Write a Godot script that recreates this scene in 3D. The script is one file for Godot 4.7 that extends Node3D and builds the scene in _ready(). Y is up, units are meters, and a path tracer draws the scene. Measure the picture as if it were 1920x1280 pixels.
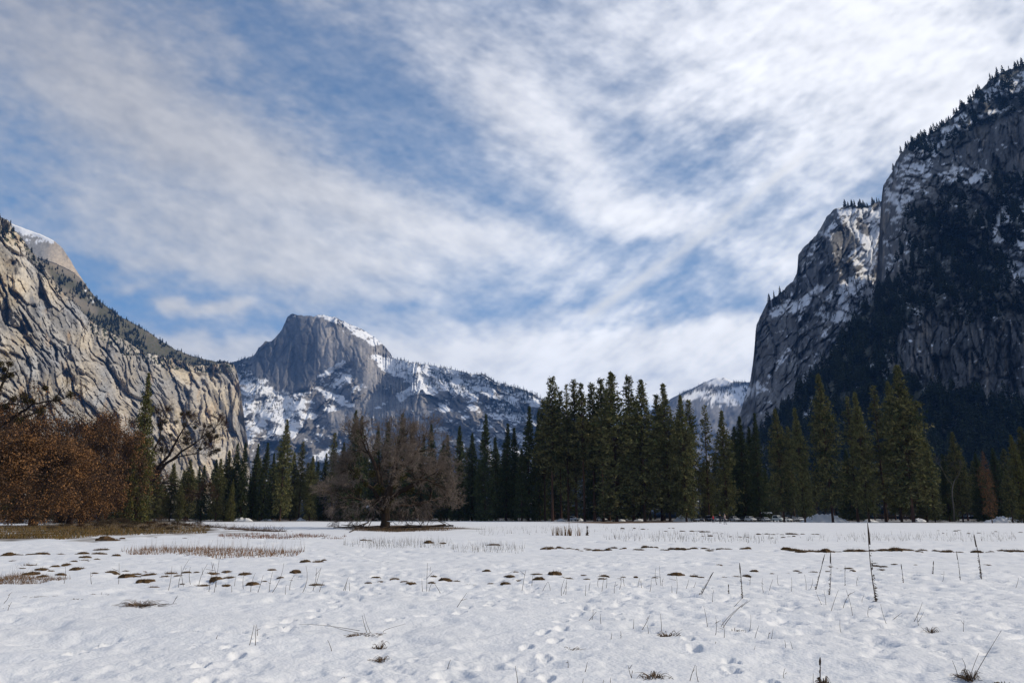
extends Node3D
# A snowy valley meadow ringed by granite cliffs. Units are metres, y is up, the camera looks towards -z.
# Photograph pixels (1920 x 1280) are turned into directions by ray(); distances come from the ground or from control points.

const FOCAL := 1400.0          # focal length in photograph pixels
const PITCH := 0.22603         # camera tilt above the horizon, radians
const EYE := Vector3(0, 1.7, 0)
const SUN_AZIMUTH := 86.0      # degrees to the right of the view direction
const SUN_HEIGHT := 34.0

var mat := {}
var taken := {}

func ray(px: float, py: float) -> Vector3:
	return Vector3(px - 960.0, 640.0 - py, -FOCAL).rotated(Vector3.RIGHT, PITCH)

func at_depth(px: float, py: float, depth: float) -> Vector3:
	var r := ray(px, py)
	return EYE + r * (depth / -r.z)

func to_pixel(p: Vector3) -> Vector2:
	var v := (p - EYE).rotated(Vector3.RIGHT, -PITCH)
	return Vector2(960.0 + v.x / -v.z * FOCAL, 640.0 - v.y / -v.z * FOCAL)

func noise(sd: int, freq: float, oct := 4, ridged := false) -> FastNoiseLite:
	var n := FastNoiseLite.new()
	n.seed = sd
	n.noise_type = FastNoiseLite.TYPE_SIMPLEX_SMOOTH
	n.frequency = freq
	n.fractal_type = FastNoiseLite.FRACTAL_RIDGED if ridged else FastNoiseLite.FRACTAL_FBM
	n.fractal_octaves = oct
	n.fractal_gain = 0.5
	return n

func cells(sd: int, freq: float, edges := false) -> FastNoiseLite:
	# flat-faced blocks, or (edges) the distance to the joint between two blocks
	var n := FastNoiseLite.new()
	n.seed = sd
	n.noise_type = FastNoiseLite.TYPE_CELLULAR
	n.frequency = freq
	n.fractal_type = FastNoiseLite.FRACTAL_NONE
	n.cellular_jitter = 1.0
	n.cellular_distance_function = FastNoiseLite.DISTANCE_EUCLIDEAN
	n.cellular_return_type = FastNoiseLite.RETURN_DISTANCE2_SUB if edges else FastNoiseLite.RETURN_CELL_VALUE
	return n

# ---------------------------------------------------------------- naming
func numbered(called: String) -> String:
	if not taken.has(called):
		taken[called] = 0
		return called
	taken[called] += 1
	return "%s_%03d" % [called, taken[called]]

func tag(o: Node, label := "", category := "", group := "", kind := "") -> Node:
	if label: o.set_meta("label", label)
	if category: o.set_meta("category", category)
	if group: o.set_meta("group", group)
	if kind: o.set_meta("kind", kind)
	return o

func thing(called: String, where: Vector3, label: String, category: String, group := "") -> Node3D:
	var o := Node3D.new()
	o.name = numbered(called)
	add_child(o)
	o.position = where
	tag(o, label, category, group)
	return o

func obj(called: String, mesh: Mesh, material: Material, parent: Node = null) -> MeshInstance3D:
	var o := MeshInstance3D.new()
	o.mesh = mesh
	o.material_override = material
	if parent == null:
		o.name = numbered(called)
		add_child(o)
	else:
		o.name = called
		parent.add_child(o, true)
	return o

func plain(c: Color, rough := 0.95, spec := 0.3) -> StandardMaterial3D:
	# c holds linear base colours
	var m := StandardMaterial3D.new()
	m.albedo_color = c.linear_to_srgb()
	m.roughness = rough
	m.metallic_specular = spec
	return m

func tinted(rough := 0.95, spec := 0.25, tint := Color.WHITE) -> StandardMaterial3D:
	var m := plain(tint, rough, spec)
	m.vertex_color_use_as_albedo = true
	return m

# ---------------------------------------------------------------- meshes from arrays
class Soup:
	var v := PackedVector3Array()
	var c := PackedColorArray()
	func tri(a: Vector3, b: Vector3, d: Vector3, col: Color) -> void:
		v.append(a); v.append(b); v.append(d)
		c.append(col); c.append(col); c.append(col)
	func quad(a: Vector3, b: Vector3, d: Vector3, e: Vector3, col: Color) -> void:
		tri(a, b, d, col); tri(a, d, e, col)
	func tube(p: Vector3, q: Vector3, r0: float, r1: float, sides: int, col: Color) -> void:
		var d := (q - p).normalized()
		var s := d.cross(Vector3(0.31, 0.22, 0.93)).normalized()
		if s.length() < 0.5: s = Vector3.RIGHT
		var t := d.cross(s)
		var a0 := p + s * r0
		var b0 := q + s * r1
		for k in range(1, sides + 1):
			var an := TAU * k / sides
			var o := s * cos(an) + t * sin(an)
			var a1 := p + o * r0
			var b1 := q + o * r1
			tri(a0, a1, b1, col)
			tri(a0, b1, b0, col)
			a0 = a1
			b0 = b1
	func box(lo: Vector3, hi: Vector3, col: Color, taper := Vector3.ZERO) -> void:
		# taper shrinks the top face by that much on x and z
		var p := []
		for i in 8:
			var up := (i & 2) != 0
			var x := hi.x - (taper.x if up else 0.0) if (i & 1) else lo.x + (taper.x if up else 0.0)
			var z := hi.z - (taper.z if up else 0.0) if (i & 4) else lo.z + (taper.z if up else 0.0)
			p.append(Vector3(x, hi.y if up else lo.y, z))
		for f in [[0, 1, 3, 2], [5, 4, 6, 7], [4, 0, 2, 6], [1, 5, 7, 3], [2, 3, 7, 6], [4, 5, 1, 0]]:
			quad(p[f[0]], p[f[1]], p[f[2]], p[f[3]], col)
	func mesh(smooth := false) -> ArrayMesh:
		var arr := []
		arr.resize(Mesh.ARRAY_MAX)
		arr[Mesh.ARRAY_VERTEX] = v
		arr[Mesh.ARRAY_COLOR] = c
		var n := PackedVector3Array()
		n.resize(v.size())
		for i in range(0, v.size(), 3):
			var k := (v[i + 2] - v[i]).cross(v[i + 1] - v[i]).normalized()
			n[i] = k; n[i + 1] = k; n[i + 2] = k
		arr[Mesh.ARRAY_NORMAL] = n
		var m := ArrayMesh.new()
		m.add_surface_from_arrays(Mesh.PRIMITIVE_TRIANGLES, arr)
		if smooth:
			var st := SurfaceTool.new()
			st.create_from(m, 0)
			st.index()
			st.generate_normals()
			return st.commit()
		return m

func grid_mesh(points: PackedVector3Array, normals: PackedVector3Array, colors: PackedColorArray, nx: int, ny: int) -> ArrayMesh:
	var index := PackedInt32Array()
	index.resize((nx - 1) * (ny - 1) * 6)
	var k := 0
	for j in ny - 1:
		for i in nx - 1:
			var a := j * nx + i
			index[k] = a; index[k + 1] = a + nx; index[k + 2] = a + nx + 1
			index[k + 3] = a; index[k + 4] = a + nx + 1; index[k + 5] = a + 1
			k += 6
	var arr := []
	arr.resize(Mesh.ARRAY_MAX)
	arr[Mesh.ARRAY_VERTEX] = points
	arr[Mesh.ARRAY_NORMAL] = normals
	arr[Mesh.ARRAY_COLOR] = colors
	arr[Mesh.ARRAY_INDEX] = index
	var m := ArrayMesh.new()
	m.add_surface_from_arrays(Mesh.PRIMITIVE_TRIANGLES, arr)
	return m

func grid_normals(p: PackedVector3Array, nx: int, ny: int) -> PackedVector3Array:
	var out := PackedVector3Array()
	out.resize(p.size())
	for j in ny:
		var jm := maxi(j - 1, 0) * nx
		var jp := mini(j + 1, ny - 1) * nx
		for i in nx:
			var dx := p[j * nx + mini(i + 1, nx - 1)] - p[j * nx + maxi(i - 1, 0)]
			var dy := p[jp + i] - p[jm + i]
			out[j * nx + i] = dx.cross(dy).normalized()
	return out

# A coarse map over photograph pixels, filled from polygons; read back by linear interpolation.
class Chart:
	var x0: float
	var y0: float
	var step: float
	var nx: int
	var ny: int
	var d: PackedFloat32Array
	func _init(xa: float, ya: float, xb: float, yb: float, s: float, v := 0.0) -> void:
		x0 = xa; y0 = ya; step = s
		nx = int((xb - xa) / s) + 2
		ny = int((yb - ya) / s) + 2
		d.resize(nx * ny)
		d.fill(v)
	func paint(poly: Array, value: float, feather: float) -> Chart:
		var pts := PackedVector2Array()
		for k in range(0, poly.size(), 2): pts.append(Vector2(poly[k], poly[k + 1]))
		var n := pts.size()
		var lo := pts[0]
		var hi := pts[0]
		for p in pts:
			lo = lo.min(p); hi = hi.max(p)
		var ia := clampi(int((lo.x - feather - x0) / step), 0, nx - 1)
		var ib := clampi(int((hi.x + feather - x0) / step) + 1, 0, nx - 1)
		var ja := clampi(int((lo.y - feather - y0) / step), 0, ny - 1)
		var jb := clampi(int((hi.y + feather - y0) / step) + 1, 0, ny - 1)
		for j in range(ja, jb + 1):
			for i in range(ia, ib + 1):
				var q := Vector2(x0 + i * step, y0 + j * step)
				var best := 1e9
				for k in n:
					var c := Geometry2D.get_closest_point_to_segment(q, pts[k], pts[(k + 1) % n])
					best = minf(best, q.distance_to(c))
				if Geometry2D.is_point_in_polygon(q, pts): best = -best
				var w := clampf(0.5 - best / (2.0 * feather), 0.0, 1.0)
				if w > 0.0:
					d[j * nx + i] = lerpf(d[j * nx + i], value, w * w * (3.0 - 2.0 * w))
		return self
	func at(px: float, py: float) -> float:
		var fx := clampf((px - x0) / step, 0.0, nx - 1.001)
		var fy := clampf((py - y0) / step, 0.0, ny - 1.001)
		var i := int(fx)
		var j := int(fy)
		fx -= i; fy -= j
		var a := j * nx + i
		return lerpf(lerpf(d[a], d[a + 1], fx), lerpf(d[a + nx], d[a + nx + 1], fx), fy)

# Smooth surface through scattered control points [px, py, value]: a thin-plate spline, kept on a coarse chart.
func spline_chart(ctrl: Array, xa: float, ya: float, xb: float, yb: float, step: float) -> Chart:
	var n := ctrl.size()
	var m := n + 3
	var a := []
	for i in m:
		var row := PackedFloat64Array()
		row.resize(m + 1)
		for j in m:
			if i < n and j < n:
				var r := Vector2(ctrl[i][0] - ctrl[j][0], ctrl[i][1] - ctrl[j][1]).length() / 300.0
				row[j] = r * r * log(r) if r > 1e-6 else 0.0
			elif i < n or j < n:
				var c: Array = ctrl[mini(i, j)]
				row[j] = [1.0, c[0] / 300.0, c[1] / 300.0][maxi(i, j) - n]
		row[m] = ctrl[i][2] if i < n else 0.0
		a.append(row)
	for i in m:
		var best := i
		for j in range(i + 1, m):
			if absf(a[j][i]) > absf(a[best][i]): best = j
		var hold = a[i]; a[i] = a[best]; a[best] = hold
		var ri: PackedFloat64Array = a[i]
		for j in range(i + 1, m):
			var rj: PackedFloat64Array = a[j]
			var f := rj[i] / ri[i]
			if f != 0.0:
				for k in range(i, m + 1): rj[k] -= f * ri[k]
				a[j] = rj
	var w := PackedFloat64Array()
	w.resize(m)
	for ii in m:
		var i := m - 1 - ii
		var s: float = a[i][m]
		for k in range(i + 1, m): s -= a[i][k] * w[k]
		w[i] = s / a[i][i]
	var out := Chart.new(xa, ya, xb, yb, step)
	for j in out.ny:
		for i in out.nx:
			var x := xa + i * step
			var y := ya + j * step
			var s := w[n] + w[n + 1] * x / 300.0 + w[n + 2] * y / 300.0
			for k in n:
				var r2: float = ((x - ctrl[k][0]) ** 2 + (y - ctrl[k][1]) ** 2) / 90000.0
				if r2 > 1e-12: s += w[k] * r2 * 0.5 * log(r2)
			out.d[j * out.nx + i] = s
	return out

func line_at(line: PackedVector2Array, x: float) -> float:
	if x <= line[0].x: return line[0].y
	for k in range(1, line.size()):
		if x <= line[k].x:
			var t := (x - line[k - 1].x) / (line[k].x - line[k - 1].x)
			return lerpf(line[k - 1].y, line[k].y, t)
	return line[line.size() - 1].y

func line_of(a: Array) -> PackedVector2Array:
	var out := PackedVector2Array()
	for k in range(0, a.size(), 2): out.append(Vector2(a[k], a[k + 1]))
	return out

# ---------------------------------------------------------------- sky
# Cloud masses as soft ellipses [x, y, half length, half width, turn in degrees, cover], in degrees of azimuth and height times 20.
const CLOUDS := [
	[60, 60, 420, 190, 30, 0.62], [230, 190, 330, 120, 30, 0.75], [420, 300, 300, 85, 25, 0.85], [640, 360, 240, 62, 20, 0.9], [860, 445, 230, 52, 14, 0.92], [330, 420, 330, 80, 12, 0.72],
	[560, 470, 260, 45, 8, 0.75], [560, 520, 170, 30, 4, 0.8], [700, 500, 130, 35, 10, 0.7], [960, 200, 170, 55, 40, 0.78], [1060, 280, 150, 55, 35, 0.8], [1010, 160, 120, 50, 20, 0.5],
	[1180, 390, 200, 50, 14, 0.92], [1240, 420, 120, 34, 10, 0.85], [870, 60, 200, 55, 25, 0.45], [620, 20, 170, 40, 25, 0.34], [400, 60, 120, 28, 35, 0.3], [1300, 60, 330, 110, 5, 0.62],
	[1640, 60, 400, 170, 0, 0.97], [1780, 190, 250, 130, -20, 0.98], [1480, 140, 260, 65, -28, 0.72], [1560, 230, 260, 60, -32, 0.6], [1315, 138, 34, 20, 8, 0.85], [1180, 205, 80, 26, 10, 0.62], [1260, 195, 70, 25, 0, 0.5],
	[1540, 340, 200, 50, -30, 0.35], [1470, 440, 150, 40, -30, 0.3], [1560, 470, 160, 60, -20, 0.75], [318, 574, 30, 17, 10, 1.0], [385, 582, 60, 16, -4, 1.0], [430, 574, 30, 12, -10, 0.9], [255, 528, 90, 12, 8, 0.4],
	[340, 655, 230, 26, 3, 0.85], [520, 596, 90, 12, 0, 0.5], [900, 660, 300, 42, -3, 0.96], [1200, 655, 320, 44, -7, 1.0], [1400, 640, 150, 45, -12, 0.95], [850, 612, 190, 16, 2, 0.5], [1060, 590, 130, 15, -6, 0.5], [1200, 580, 46, 10, -8, 0.6],
	[420, 492, 200, 20, 6, 0.5], [250, 480, 200, 30, 14, 0.45], [640, 570, 150, 24, 2, 0.6], [760, 560, 90, 16, 6, 0.5], [980, 540, 70, 14, -4, 0.35], [1240, 630, 330, 30, -5, 0.9], [1130, 500, 200, 40, 12, 0.35],
	[1000, 730, 420, 60, 0, 0.95], [1350, 720, 300, 60, 0, 0.95], [600, 720, 400, 50, 0, 0.9],
	[700, 665, 260, 36, 0, 0.85], [100, 700, 400, 70, 0, 0.8], [1050, 560, 90, 18, -25, 0.4],
]
var sky_a: FastNoiseLite
var sky_b: FastNoiseLite
var sky_c: FastNoiseLite

func cloud_cover(x: float, y: float) -> float:
	var wx := x + 46.0 * sky_a.get_noise_2d(x, y) + 12.0 * sky_b.get_noise_2d(x * 2.0, y * 2.0)
	var wy := y + 30.0 * sky_a.get_noise_2d(x + 777.0, y) + 9.0 * sky_b.get_noise_2d(x * 2.0 + 333.0, y * 2.0)
	var clear := 1.0
	for c in CLOUDS:
		var dx: float = wx - c[0]
		var dy: float = wy - c[1]
		if absf(dx) < c[2] * 1.7 + c[3] and absf(dy) < c[2] * 1.2 + c[3]:
			var an: float = deg_to_rad(c[4])
			var u: float = (dx * cos(an) + dy * sin(an)) / c[2]
			var v: float = (dy * cos(an) - dx * sin(an)) / c[3]
			clear *= 1.0 - c[5] * exp(-(u * u + v * v) * 1.15)
	return 1.0 - clear

func streak(u: float, s: float) -> float:
	return sky_b.get_noise_2d(u * 0.28, s * 0.8) * 0.7 + sky_b.get_noise_2d(u * 0.9 + 900.0, s * 2.0) * 0.5 + sky_b.get_noise_2d(u * 2.4 + 1700.0, s * 5.5) * 0.3

func sky_color(dir: Vector3) -> Color:
	var v := dir.rotated(Vector3.RIGHT, -PITCH)
	var height := asin(clampf(dir.y, -1.0, 1.0))
	var azimuth := atan2(dir.x, -dir.z)
	# position on the sky in the photograph's plane; well outside the picture it goes over to plain angles
	var flat := Vector2(960.0 + azimuth * 1300.0, 962.0 - height * 1400.0)
	var x := flat.x
	var y := flat.y
	if -v.z > 0.25:
		var t := smoothstep(0.25, 0.6, -v.z)
		x = lerpf(flat.x, 960.0 + v.x / -v.z * FOCAL, t)
		y = lerpf(flat.y, 640.0 - v.y / -v.z * FOCAL, t)
	var outside := smoothstep(0.0, 700.0, maxf(maxf(-x, x - 1920.0), -y))
	var cover := cover_chart.at(x, y) if outside < 1.0 else 0.0
	if outside > 0.0:
		# a broken veil of cloud all round, thinned out of view to weaken the skylight, seamless because it is read from the direction itself
		var w := dir / maxf(dir.y + 0.18, 0.1)
		var broad := 0.29 + 0.85 * sky_c.get_noise_2d(w.x * 190.0, w.z * 190.0)
		broad = lerpf(broad, 0.7, smoothstep(0.28, 0.05, dir.y))
		cover = lerpf(cover, clampf(broad, 0.0, 1.0), outside)
	# wisps: streaks that lean down to the right on the left, and up to the right on the right
	var side := smoothstep(800.0, 1350.0, x + 0.6 * (y - 300.0))
	var wisp := sky_a.get_noise_2d(x * 2.6, y * 3.4) * 0.4
	if side < 1.0: wisp += (1.0 - side) * streak(x * 0.93 + y * 0.37, y * 0.93 - x * 0.37)
	if side > 0.0: wisp += side * streak(x * 0.88 - y * 0.47 + 3000.0, y * 0.88 + x * 0.47)
	cover = clampf(0.25 + 0.75 * cover + wisp * lerpf(0.42, 0.58, side) * (0.32 + cover) * (1.2 - cover), 0.0, 1.0)
	# crisp lumps and threads along the edges of the cloud
	var edge := cover * (1.0 - cover) * 4.0
	cover = clampf(cover + edge * (0.11 * sky_b.get_noise_2d(x * 1.1 + 400.0, y * 1.9 + 50.0) + 0.07 * sky_b.get_noise_2d(x * 3.2, y * 8.0)), 0.0, 1.0)
	cover = lerpf(cover, smoothstep(0.08, 0.92, cover), 0.15)
	# the trail of an aircraft, and a short faint one
	var trail := 0.0
	if x > 1050.0 and x < 1560.0 and y > 240.0 and y < 620.0:
		var a := Vector2(1075, 610)
		var b := Vector2(1540, 262)
		var along := clampf((Vector2(x, y) - a).dot(b - a) / (b - a).length_squared(), 0.0, 1.0)
		var off := Vector2(x, y).distance_to(a.lerp(b, along) + Vector2(0, 12.0 * sin(along * PI))) + 5.0 * sky_b.get_noise_2d(x * 3.0, y * 3.0)
		var wide := lerpf(13.0, 9.0, along)
		trail = 0.95 * exp(-off * off / (wide * wide)) * (0.85 + 0.4 * sky_b.get_noise_2d(x * 3.0, y * 3.0)) * smoothstep(0.0, 0.1, along) * smoothstep(1.0, 0.85, along)
		a = Vector2(1395, 533)
		b = Vector2(1495, 474)
		along = clampf((Vector2(x, y) - a).dot(b - a) / (b - a).length_squared(), 0.0, 1.0)
		off = Vector2(x, y).distance_to(a.lerp(b, along))
		trail = maxf(trail, 0.4 * along * exp(-off * off / 16.0))
	cover = 1.0 - (1.0 - cover) * (1.0 - clampf(trail, 0.0, 1.0))
	var low := smoothstep(0.62, 0.12, dir.y)
	var blue := Color(0.088, 0.215, 0.46).lerp(Color(0.13, 0.37, 0.76), low)
	var towards := clampf(dir.dot(sun_dir()), -1.0, 1.0)
	var glow := pow(maxf(0.0, towards), 3.0)
	blue = blue.lerp(Color(0.40, 0.47, 0.6), 0.6 * glow)
	# thick cloud is greyer away from the sun and whiter towards it and near the horizon
	var bright := clampf(0.50 + 0.12 * smoothstep(-0.1, 0.6, towards) + 0.40 * smoothstep(200.0, 1250.0, x) * (1.0 - outside) + 0.58 * glow + 0.26 * low, 0.0, 1.15)
	bright *= 0.95 + 0.16 * cover + 0.14 * wisp
	var white := Color(bright * 0.955, bright * 0.975, bright * 1.02 + 0.03 * (1.0 - low) * (1.0 - glow))
	white = white.lerp(Color(0.93, 0.95, 0.98), 0.8 * clampf(trail, 0.0, 1.0))
	return blue.lerp(white, cover * 0.97) * 1.07

func sun_dir() -> Vector3:
	var a := deg_to_rad(SUN_AZIMUTH)
	var e := deg_to_rad(SUN_HEIGHT)
	return Vector3(sin(a) * cos(e), sin(e), -cos(a) * cos(e))

const SKY_W := 4096
const SKY_H := 2048
var sky_fine: PackedFloat32Array
var sky_coarse: PackedFloat32Array
const FINE_LEFT := -448      # columns from the view direction
const FINE_W := 896
const FINE_TOP := 540
const FINE_H := 480

func sky_fine_row(r: int) -> void:
	var e := PI / 2.0 - (FINE_TOP + r + 0.5) / SKY_H * PI
	var row := PackedFloat32Array()
	row.resize(FINE_W * 4)
	for i in FINE_W:
		var a := (FINE_LEFT + i + 0.5) / SKY_W * TAU
		var c := sky_color(Vector3(sin(a) * cos(e), sin(e), -cos(a) * cos(e)))
		row[i * 4] = c.r; row[i * 4 + 1] = c.g; row[i * 4 + 2] = c.b; row[i * 4 + 3] = 1.0
	sky_rows[r] = row

func sky_coarse_row(r: int) -> void:
	var e := PI / 2.0 - (r + 0.5) / 256.0 * PI
	var row := PackedFloat32Array()
	row.resize(512 * 4)
	for i in 512:
		var a := (i + 0.5) / 512.0 * TAU
		var c := sky_color(Vector3(sin(a) * cos(e), maxf(sin(e), 0.0), -cos(a) * cos(e))) if r < 131 else Color(0.5, 0.52, 0.56)
		row[i * 4] = c.r; row[i * 4 + 1] = c.g; row[i * 4 + 2] = c.b; row[i * 4 + 3] = 1.0
	sky_rows[r] = row

var sky_rows := []
var cover_chart: Chart

func cover_row(j: int) -> void:
	var row := PackedFloat32Array()
	row.resize(cover_chart.nx)
	for i in cover_chart.nx:
		row[i] = cloud_cover(cover_chart.x0 + i * cover_chart.step, cover_chart.y0 + j * cover_chart.step)
	sky_rows[j] = row

func joined_rows(count: int) -> PackedByteArray:
	var all := PackedByteArray()
	for r in count: all.append_array(sky_rows[r].to_byte_array())
	return all

func parallel(work: Callable, count: int) -> void:
	var id := WorkerThreadPool.add_group_task(work, count)
	WorkerThreadPool.wait_for_group_task_completion(id)

func make_sky() -> Sky:
	sky_a = noise(11, 0.0042, 4)
	sky_b = noise(12, 0.012, 4)
	sky_c = noise(13, 0.006, 4)
	cover_chart = Chart.new(-720, -720, 2640, 980, 8.0)
	sky_rows.resize(512)
	parallel(cover_row, cover_chart.ny)
	cover_chart.d.clear()
	for j in cover_chart.ny: cover_chart.d.append_array(sky_rows[j])
	parallel(sky_coarse_row, 256)
	var all := Image.create_from_data(512, 256, false, Image.FORMAT_RGBAF, joined_rows(256))
	all.resize(SKY_W, SKY_H, Image.INTERPOLATE_BILINEAR)
	parallel(sky_fine_row, FINE_H)
	var fine := Image.create_from_data(FINE_W, FINE_H, false, Image.FORMAT_RGBAF, joined_rows(FINE_H))
	var half := -FINE_LEFT
	all.blit_rect(fine, Rect2i(0, 0, half, FINE_H), Vector2i(SKY_W - half, FINE_TOP))
	all.blit_rect(fine, Rect2i(half, 0, FINE_W - half, FINE_H), Vector2i(0, FINE_TOP))
	sky_rows.clear()
	var pano := PanoramaSkyMaterial.new()
	pano.panorama = ImageTexture.create_from_image(all)
	var sky := Sky.new()
	sky.sky_material = pano
	return sky

# ---------------------------------------------------------------- mountains
class Mount:
	var called: String
	var x0: float
	var x1: float
	var nx: int
	var ny: int
	var sil: PackedVector2Array      # skyline as photograph pixels
	var jag: float                   # roughness of the skyline, pixels
	var bottom: float
	var depth: Chart
	var snow: Chart
	var wood: Chart                  # where trees grow
	var tone: Chart                  # meaning differs from cliff to cliff
	var fine: FastNoiseLite
	var broad: FastNoiseLite
	var one: FastNoiseLite           # a single octave
	var block: FastNoiseLite         # flat-faced blocks
	var joint: FastNoiseLite         # the joints between them
	var points: PackedVector3Array
	var normals: PackedVector3Array
	var colors: PackedColorArray
	var rows: int

var mounts := {}
const BACK_ROWS := 5

func new_mount(called: String, sd: int, x0: float, x1: float, nx: int, ny: int, sil: Array, jag: float, bottom: float, top: float, ctrl: Array) -> Mount:
	var m := Mount.new()
	m.called = called
	m.x0 = x0; m.x1 = x1; m.nx = nx; m.ny = ny
	m.sil = line_of(sil)
	m.jag = jag
	m.bottom = bottom
	m.depth = spline_chart(ctrl, x0 - 10, top - 20, x1 + 10, bottom + 10, 8.0)
	m.snow = Chart.new(x0 - 10, top - 20, x1 + 10, bottom + 10, 3.0)
	m.wood = Chart.new(x0 - 10, top - 20, x1 + 10, bottom + 10, 3.0)
	m.tone = Chart.new(x0 - 10, top - 20, x1 + 10, bottom + 10, 3.0)
	m.fine = noise(sd, 0.06, 4)
	m.broad = noise(sd + 1, 0.012, 4)
	m.one = noise(sd + 2, 0.02, 1)
	m.block = cells(sd + 3, 0.025)
	m.joint = cells(sd + 3, 0.025, true)
	mounts[called] = m
	return m

func skyline(m: Mount, px: float) -> float:
	return line_at(m.sil, px) + m.jag * (m.fine.get_noise_1d(px * 2.0) * 1.2 + m.broad.get_noise_1d(px * 3.0))

# a crack where v crosses zero; how wide and deep it is follows another noise, so that it opens and dies out
func gash(v: float, width: float, open: float) -> float:
	var k := clampf(open * 2.4 + 0.25, 0.0, 1.3)
	if k <= 0.0: return 0.0
	return k * smoothstep(width * (0.35 + k), 0.0, absf(v))

# blocks of rock standing at different depths, with open joints between them
func blocky(m: Mount, u: float, v: float, step: float, crack: float) -> float:
	return step * m.block.get_noise_2d(u, v) + crack * smoothstep(-0.80, -0.98, m.joint.get_noise_2d(u, v))

func relief(m: Mount, x: float, y: float) -> float:
	var f := m.fine
	var b := m.broad
	var o := m.one
	match m.called:
		"half_dome":
			var face := m.tone.at(x, y)
			var w := 6.0 * b.get_noise_2d(x * 2.0, y * 2.0)
			var flutes := 6.0 * f.get_noise_2d(x * 1.1, y * 0.15) + 18.0 * b.get_noise_2d(x * 1.2, y * 0.3) + blocky(m, (x + w) * 1.7, (y + w) * 0.6, 10.0, 10.0) + blocky(m, x * 4.0 + w, y * 1.8, 6.0, 3.0)
			if face > 0.99: return flutes
			# ribs and gullies run down to the left on the left flank and down to the right on the right flank
			var side := smoothstep(690.0, 790.0, x)
			var p := lerpf(x * 0.72 + y * 0.69, x * 0.66 - y * 0.75, side) + w * 2.0
			var q := lerpf(y * 0.72 - x * 0.69, y * 0.66 + x * 0.75, side)
			var open := b.get_noise_2d(x * 1.5 + 40.0, y * 1.5)
			var rugged := 95.0 * o.get_noise_2d(x * 0.8, y * 1.1) + 55.0 * b.get_noise_2d(p * 1.9, q * 0.7) + 40.0 * gash(o.get_noise_2d(p * 2.0 + 70.0, q * 0.4), 0.2, open) + blocky(m, p * 2.2, q * 0.8, 34.0, 10.0) + blocky(m, p * 5.0, q * 2.0, 15.0, 0.0) + 11.0 * f.get_noise_2d(x * 1.0, y * 1.7)
			return lerpf(rugged, flutes, face)
		"arches_cliff":
			var w := 14.0 * o.get_noise_2d(x * 0.4, y * 0.4) + 5.0 * b.get_noise_2d(x * 1.5, y * 1.5)
			var open := b.get_noise_2d(x * 1.2 + 77.0, y * 1.2)
			var across := x * 0.83 - y * 0.5 + w
			var along := x * 0.5 + y * 0.83
			var far := smoothstep(230.0, 420.0, x)
			var upright := x * 0.97 - y * 0.22 + w
			var slabs := 26.0 * o.get_noise_2d(across * 0.7, along * 0.3) + 14.0 * b.get_noise_2d(across * 1.6 + 200.0, along * 0.6)
			var stone := blocky(m, across * 0.9, along * 0.26, 30.0, 20.0) + blocky(m, across * 2.4 + 90.0, along * 0.7, 16.0, 10.0) + blocky(m, across * 5.5, along * 2.0, 8.0, 4.0) + blocky(m, across * 10.0, along * 4.5, 4.0, 0.0)
			var cracks := 52.0 * gash(o.get_noise_2d(across * 1.1 + 50.0, along * 0.22), 0.13, open)
			var ribs := 45.0 * o.get_noise_2d(upright * 1.8 + 90.0, y * 0.3) + 44.0 * gash(o.get_noise_2d(upright * 2.4 + 190.0, y * 0.25), 0.2, open) + blocky(m, upright * 2.6, y * 0.5, 26.0, 12.0)
			return slabs + lerpf(cracks + stone, cracks * 0.6 + ribs + stone * 0.5, far) + 4.0 * f.get_noise_2d(across * 1.2, along * 0.7)
		"rounded_dome":
			return 10.0 * o.get_noise_2d(x, y) + 3.0 * f.get_noise_2d(x, y)
		"north_slope":
			return 22.0 * b.get_noise_2d(x * 1.6, y * 1.6) + 7.0 * f.get_noise_2d(x, y)
		"glacier_buttress":
			var w := 10.0 * b.get_noise_2d(x, y)
			var p := x * 0.8 + y * 0.6 + w
			var q := y * 0.8 - x * 0.6
			var open := b.get_noise_2d(x * 1.7 + 77.0, y * 1.7)
			return 45.0 * o.get_noise_2d(x * 1.1, y * 0.8) + 26.0 * b.get_noise_2d(p * 1.8, q * 0.7) + 30.0 * gash(o.get_noise_2d(p * 1.9, q * 0.35), 0.2, open) + blocky(m, (x + w) * 1.5, y * 0.5, 22.0, 14.0) + blocky(m, p * 3.4, q * 1.3, 12.0, 6.0) + blocky(m, x * 6.0, y * 3.0, 5.0, 0.0) + 5.0 * f.get_noise_2d(x * 0.9, y * 0.9)
		"dark_cliff":
			var steep := m.tone.at(x, y)
			var w := 9.0 * b.get_noise_2d(x, y)
			var open := b.get_noise_2d(x * 1.7 + 77.0, y * 1.7)
			var wall := 20.0 * o.get_noise_2d(x * 1.6 + w, y * 0.3) + 18.0 * gash(o.get_noise_2d((x + w) * 2.6 + 90.0, y * 0.22), 0.16, open) + blocky(m, (x + w) * 1.6, (y + w) * 0.5, 20.0, 12.0) + blocky(m, x * 4.0, y * 1.4, 8.0, 4.0) + 4.0 * f.get_noise_2d(x * 1.2, y * 0.5)
			var slope := 42.0 * o.get_noise_2d(x * 0.8, y * 0.9) + 18.0 * b.get_noise_2d(x * 1.6 + y * 0.6, y * 1.6) + 24.0 * gash(o.get_noise_2d(x * 1.4 + y * 0.9 + 300.0, y * 0.8 - x * 0.5), 0.18, open) + blocky(m, x * 1.6 + w, y * 1.4, 18.0, 8.0) + blocky(m, x * 4.0, y * 4.0, 8.0, 0.0) + 5.0 * f.get_noise_2d(x * 0.8, y * 1.2)
			return lerpf(slope, wall, steep)
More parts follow.
